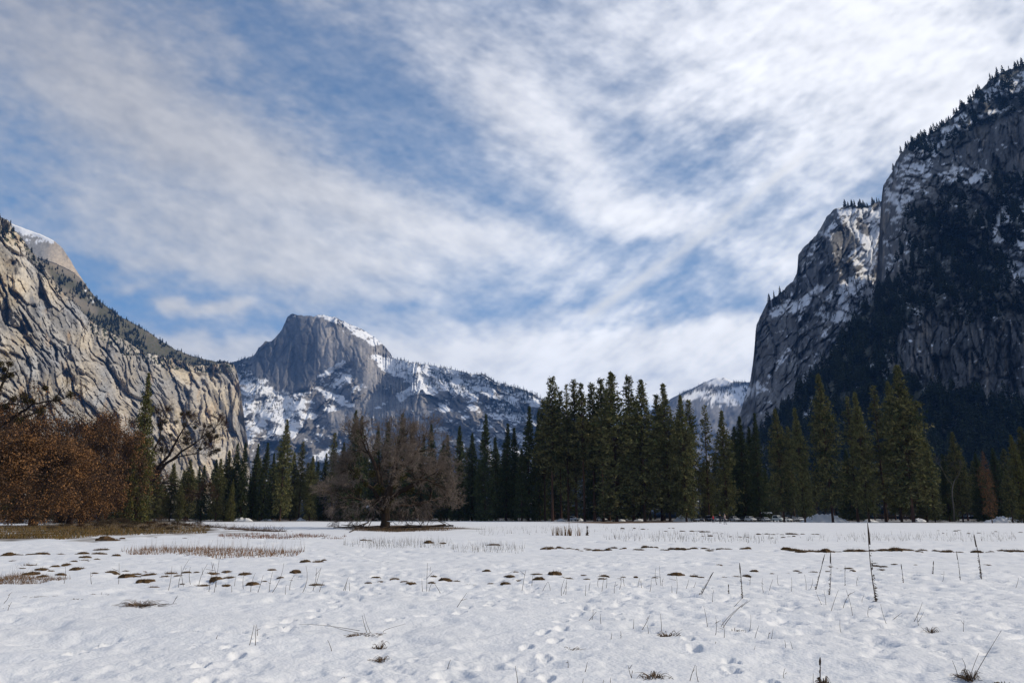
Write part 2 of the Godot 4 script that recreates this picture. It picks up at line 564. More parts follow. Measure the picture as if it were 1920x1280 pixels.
	return 60.0 * b.get_noise_2d(x * 2.0, y * 3.0) + 20.0 * f.get_noise_2d(x, y)

func mount_depth(m: Mount, px: float, py: float) -> float:
	return m.depth.at(px, py) + relief(m, px, py)

func mount_point(m: Mount, px: float, py: float) -> Vector3:
	return at_depth(px, py, mount_depth(m, px, py))

func mix3(a: Color, b: Color, t: float) -> Color:
	return a.lerp(b, clampf(t, 0.0, 1.0))

func paint_mount(m: Mount, x: float, y: float, n: Vector3) -> Color:
	var f := m.fine
	var b := m.broad
	var snow_here := m.snow.at(x, y)
	var grain := f.get_noise_2d(x * 3.0, y * 3.0)
	var col: Color
	var snow := Color(0.80, 0.81, 0.83)
	var up := n.y
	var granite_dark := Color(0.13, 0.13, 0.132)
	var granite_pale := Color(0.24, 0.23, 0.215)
	var patch := f.get_noise_2d(x * 1.1 + 40.0, y * 2.4) * 0.9 + f.get_noise_2d(x * 3.1, y * 5.5) * 0.45
	match m.called:
		"half_dome":
			var face := m.tone.at(x, y)
			col = mix3(Color(0.13, 0.13, 0.135), Color(0.30, 0.27, 0.235), 0.35 + 0.9 * b.get_noise_2d(x * 2.0, y * 1.2))
			var stain := f.get_noise_2d(x * 2.4, y * 0.12) + 0.7 * b.get_noise_2d(x * 3.0, y * 0.3)
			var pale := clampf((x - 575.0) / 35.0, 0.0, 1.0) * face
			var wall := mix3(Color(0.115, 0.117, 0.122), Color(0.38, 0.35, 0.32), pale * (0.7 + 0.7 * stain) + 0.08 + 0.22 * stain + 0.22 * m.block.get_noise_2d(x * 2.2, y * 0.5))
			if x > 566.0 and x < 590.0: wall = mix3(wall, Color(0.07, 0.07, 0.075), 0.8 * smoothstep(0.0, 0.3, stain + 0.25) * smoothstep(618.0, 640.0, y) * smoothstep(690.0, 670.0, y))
			col = mix3(col, wall, face)
			snow_here = maxf(snow_here, 0.10 * (1.0 - face))
			patch = f.get_noise_2d(x * 0.45 + 0.3 * y, y * 1.0 - 0.3 * x) * 1.15 + f.get_noise_2d(x * 1.6, y * 3.4) * 0.55
			up = clampf(up, -0.2, 1.0) * 0.45 * (1.0 - face) + 0.05
		"arches_cliff":
			var w := 14.0 * m.one.get_noise_2d(x * 0.4, y * 0.4)
			var across := x * 0.83 - y * 0.5 + w
			var along := x * 0.5 + y * 0.83
			var warm := 0.36 + 0.9 * b.get_noise_2d(x * 0.9 + 90.0, y * 0.9) + 0.4 * smoothstep(180.0, 340.0, x) + 0.35 * smoothstep(640.0, 540.0, y + x * 0.4)
			col = mix3(Color(0.30, 0.30, 0.298), Color(0.45, 0.38, 0.275), warm)
			var stain := f.get_noise_2d(across * 1.2, along * 0.13) * 0.75 + f.get_noise_2d((x * 0.95 - y * 0.3) * 2.6 + 70.0, y * 0.2) * 0.6
			col = mix3(col, Color(0.15, 0.145, 0.14), 1.7 * stain - 0.15 + 0.8 * b.get_noise_2d(x * 1.6, y * 1.6 + 70.0) + 0.5 * f.get_noise_2d(x * 2.0, y * 0.2))
			col = col * (1.0 + 0.35 * m.block.get_noise_2d(across * 2.4 + 90.0, along * 0.8))
			col = mix3(col, Color(0.46, 0.30, 0.15), 1.5 * f.get_noise_2d(x * 0.6 + 300.0, y * 0.2) - 0.5)
			col = mix3(col, Color(0.47, 0.44, 0.39), -1.6 * stain - 0.3)
			if f.get_noise_2d(x * 1.5, y * 1.5) > 0.18 and m.wood.at(x, y) > 0.3: col = Color(0.045, 0.05, 0.028)
			snow_here = 0.0
		"rounded_dome":
			col = mix3(Color(0.30, 0.285, 0.265), Color(0.42, 0.345, 0.265), (x - 70.0) / 60.0 + 0.6 * b.get_noise_2d(x * 2.0, y * 2.0))
			col = mix3(col, Color(0.12, 0.12, 0.12), 1.3 * f.get_noise_2d(x * 0.9, y * 0.25) - 0.3)
			up = 0.05
		"north_slope":
			col = mix3(Color(0.15, 0.135, 0.11), Color(0.24, 0.20, 0.155), 0.5 + b.get_noise_2d(x * 2.0, y * 2.0))
			col = mix3(col, Color(0.05, 0.054, 0.028), m.wood.at(x, y) * 0.8 + 0.5 * grain)
			up = 0.0
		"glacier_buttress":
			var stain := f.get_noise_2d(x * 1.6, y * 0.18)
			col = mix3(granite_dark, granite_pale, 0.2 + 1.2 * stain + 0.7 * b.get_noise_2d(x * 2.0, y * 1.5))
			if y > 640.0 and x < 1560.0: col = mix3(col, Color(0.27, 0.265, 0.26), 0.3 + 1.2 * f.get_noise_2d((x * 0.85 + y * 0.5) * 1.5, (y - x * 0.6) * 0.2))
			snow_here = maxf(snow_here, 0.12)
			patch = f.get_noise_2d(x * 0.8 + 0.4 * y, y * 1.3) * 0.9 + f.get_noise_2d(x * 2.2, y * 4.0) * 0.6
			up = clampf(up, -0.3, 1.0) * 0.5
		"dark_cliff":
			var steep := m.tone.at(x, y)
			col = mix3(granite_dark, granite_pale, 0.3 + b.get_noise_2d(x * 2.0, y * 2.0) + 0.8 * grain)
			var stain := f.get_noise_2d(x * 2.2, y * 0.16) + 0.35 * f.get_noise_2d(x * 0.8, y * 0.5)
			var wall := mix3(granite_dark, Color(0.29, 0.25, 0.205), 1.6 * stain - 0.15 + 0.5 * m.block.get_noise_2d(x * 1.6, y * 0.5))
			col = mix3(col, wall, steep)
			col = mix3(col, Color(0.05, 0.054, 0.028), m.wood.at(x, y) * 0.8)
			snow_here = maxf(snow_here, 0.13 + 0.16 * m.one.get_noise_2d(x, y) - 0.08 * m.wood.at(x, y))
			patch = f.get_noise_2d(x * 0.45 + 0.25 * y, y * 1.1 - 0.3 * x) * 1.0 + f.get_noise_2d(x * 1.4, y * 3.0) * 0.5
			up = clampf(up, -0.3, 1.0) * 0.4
		_:
			col = mix3(Color(0.14, 0.15, 0.17), Color(0.25, 0.25, 0.26), 0.5 + b.get_noise_2d(x * 3.0, y * 3.0))
			up = 0.1
	col = col * (1.0 + 0.35 * grain)
	if snow_here > 0.0:
		col = mix3(col, snow, smoothstep(-0.04, 0.04, snow_here - 0.62 + up * 0.55 + patch * 0.62))
	col.a = 1.0
	return col

func work_mount(k: int) -> void:
	var m: Mount = mounts[mounts.keys()[k]]
	m.rows = m.ny + BACK_ROWS
	m.points.resize(m.nx * m.rows)
	m.colors.resize(m.nx * m.rows)
	for i in m.nx:
		var px := lerpf(m.x0, m.x1, float(i) / (m.nx - 1))
		var top := skyline(m, px)
		for j in m.ny:
			var py := lerpf(m.bottom, top, float(j) / (m.ny - 1))
			m.points[j * m.nx + i] = mount_point(m, px, py)
		var crest := m.points[(m.ny - 1) * m.nx + i]
		var away := Vector3(crest.x, 0, crest.z).normalized()
		var size := crest.y
		for j in range(1, BACK_ROWS + 1):
			var s := float(j) / BACK_ROWS
			m.points[(m.ny - 1 + j) * m.nx + i] = crest + away * size * (0.16 * s + 0.5 * s * s) - Vector3(0, size * 1.02 * s * s, 0)
	m.normals = grid_normals(m.points, m.nx, m.rows)
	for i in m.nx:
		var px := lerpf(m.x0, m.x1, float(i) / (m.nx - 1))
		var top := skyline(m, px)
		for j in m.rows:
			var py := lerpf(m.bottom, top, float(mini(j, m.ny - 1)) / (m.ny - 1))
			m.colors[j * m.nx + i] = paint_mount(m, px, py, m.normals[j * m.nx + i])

func make_mountains() -> void:
	var m: Mount
	# the half dome and its shoulder, five and a half kilometres up the valley
	m = new_mount("half_dome", 21, 395, 1310, 600, 230, [390, 690, 430, 680, 449, 675, 474, 668, 480, 659, 485, 651, 497, 639, 508, 639, 521, 627, 528, 617, 533, 607, 539, 594, 544, 590, 550, 589, 564, 591, 586, 593, 599, 590, 611, 591, 633, 597, 655, 607, 680, 618, 702, 632, 721, 649, 730, 660, 737, 670, 755, 675, 777, 680, 805, 684, 836, 689, 867, 697, 890, 701, 905, 701, 918, 708, 930, 716, 961, 724, 985, 731, 1000, 738, 1014, 746, 1060, 770, 1150, 800, 1240, 830, 1310, 860], 1.3, 968, 560,
		[[395, 690, 5500], [395, 800, 5000], [395, 968, 4300], [500, 640, 5560], [545, 590, 5640], [600, 590, 5660], [640, 600, 5740], [600, 660, 5580], [560, 720, 5510], [640, 700, 5560], [500, 730, 5420], [690, 625, 5880], [735, 668, 5960], [690, 665, 5640], [700, 720, 5480], [600, 780, 5180], [480, 800, 5010], [560, 870, 4800], [600, 968, 4400],
		[720, 800, 5060], [720, 900, 4600], [760, 690, 5560], [805, 684, 5560], [830, 740, 5200], [905, 702, 5300], [850, 800, 4900], [930, 800, 4760], [1014, 746, 4860], [1000, 850, 4500], [900, 968, 4200], [1310, 860, 4300], [1310, 968, 4000], [1100, 968, 4050]])
	m.tone.paint([466, 700, 480, 655, 500, 638, 520, 627, 540, 588, 600, 592, 650, 620, 690, 655, 690, 668, 640, 690, 600, 700, 575, 725, 540, 735, 500, 722, 470, 700], 1.0, 9.0)
	m.tone.paint([655, 660, 700, 660, 716, 690, 712, 720, 690, 740, 670, 735, 660, 700], 0.9, 10.0)
	m.tone.paint([620, 590, 640, 597, 700, 630, 737, 668, 700, 664, 660, 626], 0.6, 8.0)
	m.tone.paint([590, 780, 700, 735, 790, 735, 830, 790, 850, 860, 700, 850], 0.75, 14.0)
	m.snow.paint([450, 690, 470, 700, 500, 715, 530, 735, 570, 740, 572, 760, 605, 768, 628, 748, 650, 770, 605, 775, 570, 792, 550, 815, 525, 820, 495, 838, 470, 845, 450, 830, 440, 720], 0.54, 10.0)
	m.snow.paint([462, 695, 500, 716, 560, 745, 565, 765, 540, 790, 500, 800, 470, 770], 0.68, 9.0)
	m.snow.paint([545, 800, 575, 780, 560, 810, 548, 822], 1.0, 5.0)
	m.snow.paint([586, 592, 611, 588, 655, 603, 702, 630, 716, 648, 700, 645, 668, 627, 640, 611, 610, 598], 0.95, 4.0)
	m.snow.paint([640, 606, 690, 625, 716, 645, 700, 650, 680, 640], 0.7, 5.0)
	m.snow.paint([590, 705, 612, 690, 646, 676, 668, 684, 664, 705, 690, 722, 660, 735, 630, 732, 600, 735], 0.46, 8.0)
	m.snow.paint([600, 700, 645, 674, 655, 680, 612, 700], 0.95, 4.0)
	m.snow.paint([592, 726, 640, 742, 665, 760, 640, 760, 600, 738], 0.8, 4.0)
	m.snow.paint([692, 664, 736, 671, 765, 690, 772, 702, 740, 706, 718, 695, 708, 680], 1.0, 6.0)
	m.snow.paint([735, 668, 800, 680, 900, 700, 1014, 745, 1020, 770, 960, 760, 900, 745, 850, 745, 800, 735, 760, 715], 0.58, 8.0)
	m.snow.paint([735, 668, 850, 688, 870, 700, 850, 725, 800, 735, 770, 720], 0.8, 8.0)
	m.snow.paint([740, 740, 790, 715, 810, 735, 780, 738, 750, 752], 1.0, 4.0)
	m.snow.paint([700, 768, 716, 755, 728, 752, 712, 764], 1.0, 3.0)
	m.snow.paint([820, 752, 850, 770, 830, 775], 0.95, 4.0)
	m.snow.paint([860, 740, 1014, 765, 1014, 800, 930, 790, 880, 765], 0.48, 8.0)
	m.snow.paint([575, 860, 620, 835, 640, 845, 600, 870], 0.8, 6.0)
	m.snow.paint([800, 790, 840, 800, 850, 815, 815, 805], 0.7, 5.0)
	m.snow.paint([900, 790, 1000, 810, 1000, 900, 920, 880], 0.5, 10.0)
	m.wood.paint([440, 675, 476, 662, 480, 690, 470, 720, 450, 710], 0.9, 6.0)
	m.wood.paint([455, 720, 480, 700, 540, 760, 570, 770, 520, 790, 460, 770], 0.32, 8.0)
	m.wood.paint([742, 670, 860, 690, 905, 698, 960, 722, 1014, 742, 1018, 790, 960, 770, 900, 745, 850, 735, 800, 725, 770, 700], 0.75, 8.0)
	m.wood.paint([905, 700, 1014, 744, 1014, 800, 940, 785, 890, 750], 1.0, 8.0)
	m.wood.paint([735, 668, 790, 690, 780, 705, 740, 695], 0.12, 6.0)

	# the broad sunlit wall on the north side of the valley
	m = new_mount("arches_cliff", 31, -110, 470, 400, 300, [-110, 330, -40, 390, 0, 408, 10, 410, 17, 416, 22, 428, 37, 443, 62, 473, 82, 500, 105, 535, 120, 552, 150, 578, 170, 603, 205, 622, 240, 642, 270, 662, 300, 667, 330, 673, 350, 680, 372, 685, 395, 684, 420, 679, 436, 683, 442, 692, 447, 712, 453, 752, 457, 780, 461, 809, 467, 845, 470, 900], 2.2, 968, 330,
		[[-110, 330, 1560], [-110, 600, 1380], [-110, 968, 1200], [0, 408, 1750], [0, 600, 1600], [0, 800, 1500], [0, 968, 1330], [105, 535, 2060], [105, 700, 1930], [105, 850, 1800], [105, 968, 1600], [200, 622, 2380], [200, 750, 2250], [200, 968, 1900], [300, 668, 2750], [300, 800, 2600], [300, 968, 2250], [400, 684, 3150], [400, 800, 3040], [400, 968, 2600], [440, 690, 3330], [453, 752, 3400], [461, 809, 3420], [468, 860, 3420], [470, 968, 3000]])
	m.wood.paint([160, 590, 250, 650, 330, 672, 436, 680, 440, 700, 380, 700, 300, 690, 230, 665, 170, 625], 0.5, 6.0)
	m.wood.paint([-40, 390, 20, 415, 60, 470, 120, 550, 100, 550, 40, 470, -40, 430], 0.4, 6.0)

	# wooded slope above the wall, and the bare rounded dome on top of it
	m = new_mount("north_slope", 41, -110, 452, 260, 90, [-110, 380, 0, 440, 60, 480, 100, 492, 140, 512, 155, 527, 172, 550, 190, 568, 225, 593, 250, 606, 275, 620, 300, 638, 325, 653, 350, 664, 375, 671, 400, 677, 425, 677, 436, 683, 442, 694, 452, 740], 1.4, 800, 380,
		[[-110, 400, 2300], [0, 440, 2500], [100, 490, 2800], [172, 550, 3000], [250, 606, 3200], [350, 664, 3450], [436, 683, 3560], [-110, 800, 1900], [100, 600, 2500], [250, 700, 2850], [436, 800, 3450], [350, 720, 3250]])
	m.wood.paint([80, 490, 172, 548, 250, 606, 350, 664, 436, 682, 440, 720, 350, 700, 250, 680, 180, 640, 120, 570], 0.85, 8.0)
	m.wood.paint([105, 535, 125, 540, 185, 580, 180, 590, 150, 580], 0.1, 5.0)
	m.snow.paint([112, 515, 160, 538, 190, 575, 175, 582, 130, 540], 0.38, 6.0)
	m = new_mount("rounded_dome", 51, -20, 180, 130, 80, [-20, 425, 0, 415, 19, 418, 45, 428, 75, 439, 95, 448, 105, 455, 117, 466, 125, 478, 133, 490, 140, 503, 155, 526, 172, 551, 180, 566], 0.5, 640, 380,
		[[0, 415, 3300], [60, 433, 3300], [105, 455, 3260], [140, 503, 3300], [172, 551, 3360], [60, 500, 3080], [100, 520, 3080], [0, 640, 3000], [180, 640, 3200]])
	m.snow.paint([15, 412, 60, 430, 90, 444, 106, 456, 96, 457, 78, 448, 60, 441, 40, 440, 30, 435], 1.2, 5.0)
	m.snow.paint([30, 436, 75, 446, 85, 455, 60, 462, 40, 450], 0.5, 5.0)

	# shaded buttress at the right, with the snow gully, and the darker wooded cliff in front of it
	m = new_mount("glacier_buttress", 61, 1362, 1760, 260, 300, [1362, 850, 1375, 810, 1390, 768, 1400, 735, 1407, 714, 1412, 680, 1415, 652, 1418, 611, 1428, 588, 1439, 567, 1462, 550, 1475, 538, 1488, 526, 1495, 510, 1496, 497, 1497, 477, 1512, 459, 1532, 439, 1542, 422, 1550, 407, 1564, 392, 1593, 386, 1622, 386, 1649, 377, 1700, 372, 1760, 372], 2.0, 968, 350,
		[[1362, 850, 2350], [1362, 968, 2000], [1407, 714, 2420], [1418, 611, 2440], [1439, 567, 2420], [1497, 477, 2360], [1564, 392, 2380], [1650, 377, 2420], [1640, 450, 2260], [1560, 470, 2180], [1500, 560, 2180], [1450, 620, 2240], [1560, 520, 2120], [1600, 560, 2000], [1530, 640, 1940], [1450, 740, 2020], [1420, 800, 2020], [1640, 640, 1850], [1760, 372, 2400], [1760, 968, 1600], [1500, 968, 1650], [1420, 968, 1850]])
	m.snow.paint([1570, 395, 1652, 385, 1648, 450, 1640, 500, 1628, 520, 1640, 515, 1666, 538, 1655, 545, 1625, 530, 1600, 520, 1618, 500, 1598, 490, 1590, 480, 1604, 465, 1620, 460, 1604, 440, 1590, 425, 1572, 415], 0.95, 6.0)
	m.snow.paint([1606, 405, 1640, 430, 1625, 445, 1608, 430], 0.2, 5.0)
	m.snow.paint([1585, 520, 1620, 515, 1650, 535, 1645, 560, 1620, 575, 1600, 600, 1570, 600, 1530, 590, 1545, 560, 1570, 535], 0.68, 7.0)
	m.snow.paint([1560, 580, 1600, 570, 1600, 600, 1570, 605, 1535, 590], 0.9, 6.0)
	m.snow.paint([1440, 580, 1480, 560, 1503, 565, 1500, 585, 1470, 590, 1445, 600], 0.62, 6.0)
	m.snow.paint([1440, 566, 1490, 528, 1500, 500, 1545, 430, 1560, 410, 1590, 395, 1590, 420, 1540, 460, 1500, 540, 1460, 575], 0.42, 7.0)
	m.snow.paint([1500, 560, 1540, 530, 1550, 535, 1515, 570, 1500, 610, 1492, 605], 0.7, 4.0)
	m.snow.paint([1545, 620, 1570, 640, 1560, 645, 1540, 630], 0.7, 5.0)
	m.snow.paint([1432, 715, 1470, 660, 1492, 640, 1480, 665, 1440, 720], 0.62, 5.0)
	m.snow.paint([1398, 730, 1410, 700, 1425, 715, 1440, 730, 1410, 740, 1395, 755], 0.75, 6.0)
	m.wood.paint([1440, 566, 1460, 552, 1490, 560, 1470, 580], 0.5, 5.0)
	m.wood.paint([1550, 540, 1640, 520, 1640, 570, 1590, 610, 1540, 620], 0.25, 7.0)
	m = new_mount("dark_cliff", 71, 1395, 2080, 430, 420, [1395, 850, 1440, 795, 1475, 757, 1509, 720, 1564, 652, 1600, 605, 1622, 579, 1634, 566, 1641, 540, 1645, 505, 1648, 460, 1651, 410, 1654, 364, 1657, 348, 1668, 330, 1675, 318, 1680, 304, 1688, 289, 1703, 274, 1729, 259, 1755, 245, 1780, 225, 1806, 200, 1827, 185, 1837, 171, 1858, 150, 1878, 136, 1899, 128, 1920, 124, 1990, 90, 2080, 60], 2.4, 968, 40,
		[[1395, 850, 1300], [1395, 968, 900], [1509, 720, 1380], [1622, 579, 1500], [1644, 535, 1720], [1648, 480, 1880], [1654, 361, 1960], [1690, 420, 1600], [1680, 500, 1560], [1703, 274, 1700], [1780, 225, 1680], [1858, 150, 1700], [1920, 124, 1720], [2080, 60, 1760], [1700, 400, 1520], [1800, 300, 1540], [1920, 250, 1560], [1700, 540, 1400], [1800, 480, 1380], [1920, 420, 1400], [2080, 300, 1500], [1700, 620, 1240], [1820, 590, 1220], [1920, 590, 1230], [1640, 680, 1180], [1760, 720, 1150], [1900, 740, 1160], [1560, 760, 1120], [1660, 850, 930], [1800, 860, 900], [1920, 860, 900], [1560, 968, 720], [1800, 968, 680], [2080, 968, 680], [2080, 700, 1180]])
	m.tone.paint([1680, 600, 1730, 580, 1800, 590, 1920, 600, 2080, 590, 2080, 770, 1900, 760, 1800, 720, 1740, 720, 1690, 700, 1660, 670], 1.0, 14.0)
	m.tone.paint([1650, 380, 1690, 310, 1700, 420, 1700, 520, 1660, 545, 1648, 520], 0.9, 8.0)
	m.tone.paint([1770, 260, 1850, 230, 1920, 220, 2080, 200, 2080, 310, 1900, 330, 1830, 310, 1780, 300], 0.85, 10.0)
	m.snow.paint([1654, 360, 1680, 310, 1703, 280, 1760, 250, 1780, 260, 1750, 300, 1740, 340, 1710, 380, 1700, 430, 1670, 430], 0.56, 7.0)
	m.snow.paint([1755, 262, 1800, 235, 1850, 210, 1900, 195, 1900, 205, 1850, 222, 1800, 250, 1760, 280], 0.74, 5.0)
	m.snow.paint([1825, 190, 1860, 155, 1920, 135, 1960, 130, 1960, 180, 1900, 185, 1860, 185, 1835, 195], 0.66, 6.0)
	m.snow.paint([1700, 280, 1780, 232, 1830, 195, 1820, 220, 1770, 262, 1720, 290], 0.58, 6.0)
	m.snow.paint([1740, 320, 1800, 310, 1870, 330, 1840, 345, 1770, 350], 0.5, 6.0)
	m.snow.paint([1660, 440, 1700, 400, 1720, 440, 1690, 500, 1660, 520], 0.36, 8.0)
	m.snow.paint([1850, 360, 1960, 330, 1960, 560, 1900, 530, 1860, 460], 0.52, 10.0)
	m.snow.paint([1885, 488, 1935, 496, 1930, 525, 1900, 510], 1.1, 6.0)
	m.snow.paint([1520, 740, 1548, 735, 1545, 780, 1510, 800, 1490, 790], 0.6, 6.0)
	m.snow.paint([1620, 660, 1660, 680, 1700, 720, 1660, 720, 1630, 690], 0.42, 8.0)
	m.wood.paint([1395, 850, 1509, 715, 1622, 575, 1660, 535, 1720, 510, 1730, 560, 1690, 620, 1660, 680, 1700, 720, 1800, 740, 2080, 790, 2080, 968, 1395, 968], 0.85, 16.0)
	m.wood.paint([1720, 400, 1800, 370, 1850, 400, 1880, 470, 1900, 540, 2080, 560, 2080, 590, 1730, 585, 1700, 540], 0.55, 40.0)
	m.wood.paint([1690, 285, 1780, 225, 1880, 135, 1990, 95, 1990, 170, 1860, 230, 1780, 280, 1730, 300], 0.4, 6.0)
	m.wood.paint([1850, 330, 2080, 320, 2080, 470, 1900, 460], 0.6, 12.0)
	m.wood.paint([1690, 720, 1760, 730, 1900, 770, 2080, 780, 2080, 800, 1900, 800, 1700, 760], 1.0, 10.0)

	# a snow-capped summit beyond the head of the valley
	m = new_mount("far_summit", 81, 1180, 1470, 150, 60, [1180, 790, 1220, 770, 1268, 742, 1293, 731, 1322, 716, 1344, 708, 1358, 708, 1374, 715, 1401, 716, 1430, 716, 1470, 720], 0.8, 968, 690,
		[[1180, 790, 6200], [1268, 742, 6400], [1350, 708, 6900], [1420, 716, 6400], [1470, 720, 6200], [1180, 968, 5600], [1320, 780, 6000], [1470, 968, 5600], [1350, 740, 6500]])
	m.snow.paint([1315, 716, 1345, 705, 1376, 714, 1365, 722, 1330, 722], 1.4, 4.0)
	m.snow.paint([1268, 745, 1300, 735, 1340, 726, 1330, 738, 1290, 752], 1.0, 5.0)
	m.snow.paint([1310, 745, 1400, 718, 1430, 720, 1430, 745, 1380, 765, 1330, 765], 0.62, 8.0)
	m.snow.paint([1350, 735, 1400, 722, 1420, 740, 1360, 752], 0.8, 6.0)
	m.wood.paint([1270, 740, 1322, 714, 1330, 724, 1300, 735, 1275, 748], 0.8, 4.0)
	m.wood.paint([1320, 730, 1430, 712, 1430, 745, 1380, 740, 1330, 748], 0.7, 6.0)

	# the valley's south rim goes on towards the viewer, outside the picture; the low sun stands behind it and leaves the dark cliff in its shade
	make_south_rim()
	parallel(work_mount, mounts.size())
	var names := {"half_dome": ["dome_mountain", "great grey half-dome of granite with snow on its shoulder at the valley head", "mountain"], "arches_cliff": ["sunlit_cliff", "long sunlit buff granite wall with dark diagonal cracks", "cliff"],
		"north_slope": ["wooded_slope", "brown wooded mountainside above the sunlit granite wall", "mountain"], "rounded_dome": ["rounded_dome", "smooth tan rounded granite dome with a snow cap above the sunlit wall", "mountain"],
		"glacier_buttress": ["snowy_buttress", "shaded grey buttress with a snow-filled gully", "cliff"], "dark_cliff": ["dark_cliff", "tall dark cliff with wooded ledges and snow streaks", "cliff"], "far_summit": ["far_summit", "distant snow-capped summit beyond the tree line", "mountain"]}
	for k in mounts:
		m = mounts[k]
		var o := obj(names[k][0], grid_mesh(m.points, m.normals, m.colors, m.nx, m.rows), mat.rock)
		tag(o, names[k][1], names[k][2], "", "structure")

func make_south_rim() -> void:
	var crest := [Vector3(1420, 1160, -1860), Vector3(1470, 1170, -1560), Vector3(1540, 1150, -1250), Vector3(1640, 1010, -980), Vector3(1760, 820, -720), Vector3(1850, 640, -420), Vector3(1950, 480, -100)]
	var n := noise(91, 0.006, 4)
	var pts := PackedVector3Array()
	var cols := PackedColorArray()
	var nx := 73
	var ny := 30
	for j in ny:
		var t := float(j) / (ny - 1)
		for i in nx:
			var s := float(i) / (nx - 1) * 5.999
			var c: Vector3 = crest[int(s)].lerp(crest[int(s) + 1], s - int(s))
			var p := c
			if t < 0.6:
				var k := t / 0.6
				p = c + Vector3(-190.0 * (1.0 - k), 0, 0)
				p.y = c.y * (0.35 * k + 0.65 * pow(k, 0.6)) - 4.0
			else:
				var k := (t - 0.6) / 0.4
				p = c + Vector3(700.0 * k, -c.y * 1.01 * k * k, 0)
			var r := n.get_noise_3dv(p)
			p += Vector3(-45.0 * r, 30.0 * r * t, 0)
			pts.append(p)
			cols.append(mix3(Color(0.13, 0.13, 0.132), Color(0.26, 0.245, 0.225), 0.5 + n.get_noise_3dv(p * 4.0)))
	var nn := grid_normals(pts, nx, ny)
	mat.rock = tinted(0.97, 0.2)
	tag(obj("south_rim", grid_mesh(pts, nn, cols, nx, ny), mat.rock), "grey granite rim of the valley beyond the dark cliff", "cliff", "", "structure")

# ---------------------------------------------------------------- ground
var g_big: FastNoiseLite
var g_mid: FastNoiseLite
var g_pit: FastNoiseLite
var g_fine: FastNoiseLite
var grass_area: PackedVector2Array
var dark_areas := []
var prints := {}                # footprints by metre square: [x, z, cos, sin]

func ground_level(d: float) -> float:
	return -1.15 * smoothstep(100.0, 285.0, d) + 9.0 * smoothstep(420.0, 900.0, d) * 0.0

func ground(x: float, z: float) -> float:
	var d := sqrt(x * x + z * z)
	var h := ground_level(d) + 0.10 * g_big.get_noise_2d(x, z) * smoothstep(2.0, 30.0, d)
	if d < 190.0:
		var near := smoothstep(190.0, 60.0, d)
		h += 0.06 * g_mid.get_noise_2d(x, z) * near
		if d < 90.0:
			var fade := smoothstep(90.0, 40.0, d)
			# dents come in patches: trodden here, smooth there
			var trodden := smoothstep(-0.35, 0.25, g_big.get_noise_2d(x * 3.5 + 40.0, z * 3.5))
			var p := g_pit.get_noise_2d(x, z)
			h -= 0.085 * smoothstep(0.16, 0.55, p) * fade * (0.25 + 0.75 * trodden)
			p = g_pit.get_noise_2d(x * 0.45 + 70.0, z * 0.6 + 30.0)
			h -= 0.06 * smoothstep(0.1, 0.55, p) * fade
			p = g_pit.get_noise_2d(x * 2.1 - 50.0, z * 1.7 + 90.0)
			h -= 0.045 * smoothstep(0.14, 0.5, p) * smoothstep(45.0, 18.0, d) * (0.3 + 0.7 * trodden)
			if d < 46.0:
				for f in prints.get(Vector2i(floori(x), floori(z)), []):
					var u: float = (x - f[0]) * f[2] + (z - f[1]) * f[3]
					var v: float = (z - f[1]) * f[2] - (x - f[0]) * f[3]
					var r := sqrt(u * u / 0.030 + v * v / 0.0075)
					h += 0.012 * smoothstep(1.7, 1.15, r) * smoothstep(0.8, 1.15, r) - 0.055 * smoothstep(1.2, 0.6, r)
			h += 0.012 * g_fine.get_noise_2d(x, z) * fade
	return h

# where the ray through a pixel meets the ground
func on_ground(px: float, py: float) -> Vector3:
	var r := ray(px, py)
	r /= Vector2(r.x, r.z).length()
	var d := 60.0
	if r.y < -1e-5:
		var lo := 2.0
		var hi := 900.0
		for k in 40:
			d = (lo + hi) * 0.5
			if EYE.y + r.y * d > ground_level(d): lo = d
			else: hi = d
	else:
		d = 330.0
	var p := EYE + r * d
	p.y = ground(p.x, p.z)
	return p

func on_distance(px: float, dist: float) -> Vector3:
	var r := ray(px, 962.0)
	r.y = 0.0
	var p := r.normalized() * dist
	p.y = ground(p.x, p.z)
	return p

func at_spot(x: float, z: float) -> Vector3:
	return Vector3(x, ground(x, z), z)

func area_of(pixels: Array) -> PackedVector2Array:
	var out := PackedVector2Array()
	for k in range(0, pixels.size(), 2):
		var p := on_ground(pixels[k], pixels[k + 1])
		out.append(Vector2(p.x, p.z))
	return out

# tracks of walkers across the near snow
func make_prints() -> void:
	var rng := RandomNumberGenerator.new()
	rng.seed = 31
	for track in [[1470, 1300, 1330, 1215, 1150, 1150, 1010, 1118, 960, 1070], [1010, 1300, 1000, 1215, 1060, 1160, 1180, 1120, 1230, 1070], [330, 1300, 480, 1190, 610, 1140, 700, 1110, 720, 1050], [60, 1240, 260, 1190, 420, 1180, 620, 1165, 830, 1150, 980, 1120]]:
		var way := Curve2D.new()
		for k in range(0, track.size(), 2):
			var p := on_ground(track[k], track[k + 1])
			way.add_point(Vector2(p.x, p.z))
		var s := 0.0
		var foot := 1.0
		while s < way.get_baked_length():
			var p := way.sample_baked(s)
			var t := (way.sample_baked(s + 0.3) - p).normalized().rotated(rng.randfn() * 0.15)
			p += t.orthogonal() * foot * 0.11 + Vector2(rng.randfn(), rng.randfn()) * 0.03
			foot = -foot
			s += rng.randf_range(0.52, 0.74)
			for i in range(-1, 2):
				for j in range(-1, 2):
					var c := Vector2i(floori(p.x + i * 0.35), floori(p.y + j * 0.35))
					if not prints.has(c): prints[c] = []
					var entry := [p.x, p.y, t.x, t.y]
					if not prints[c].has(entry): prints[c].append(entry)

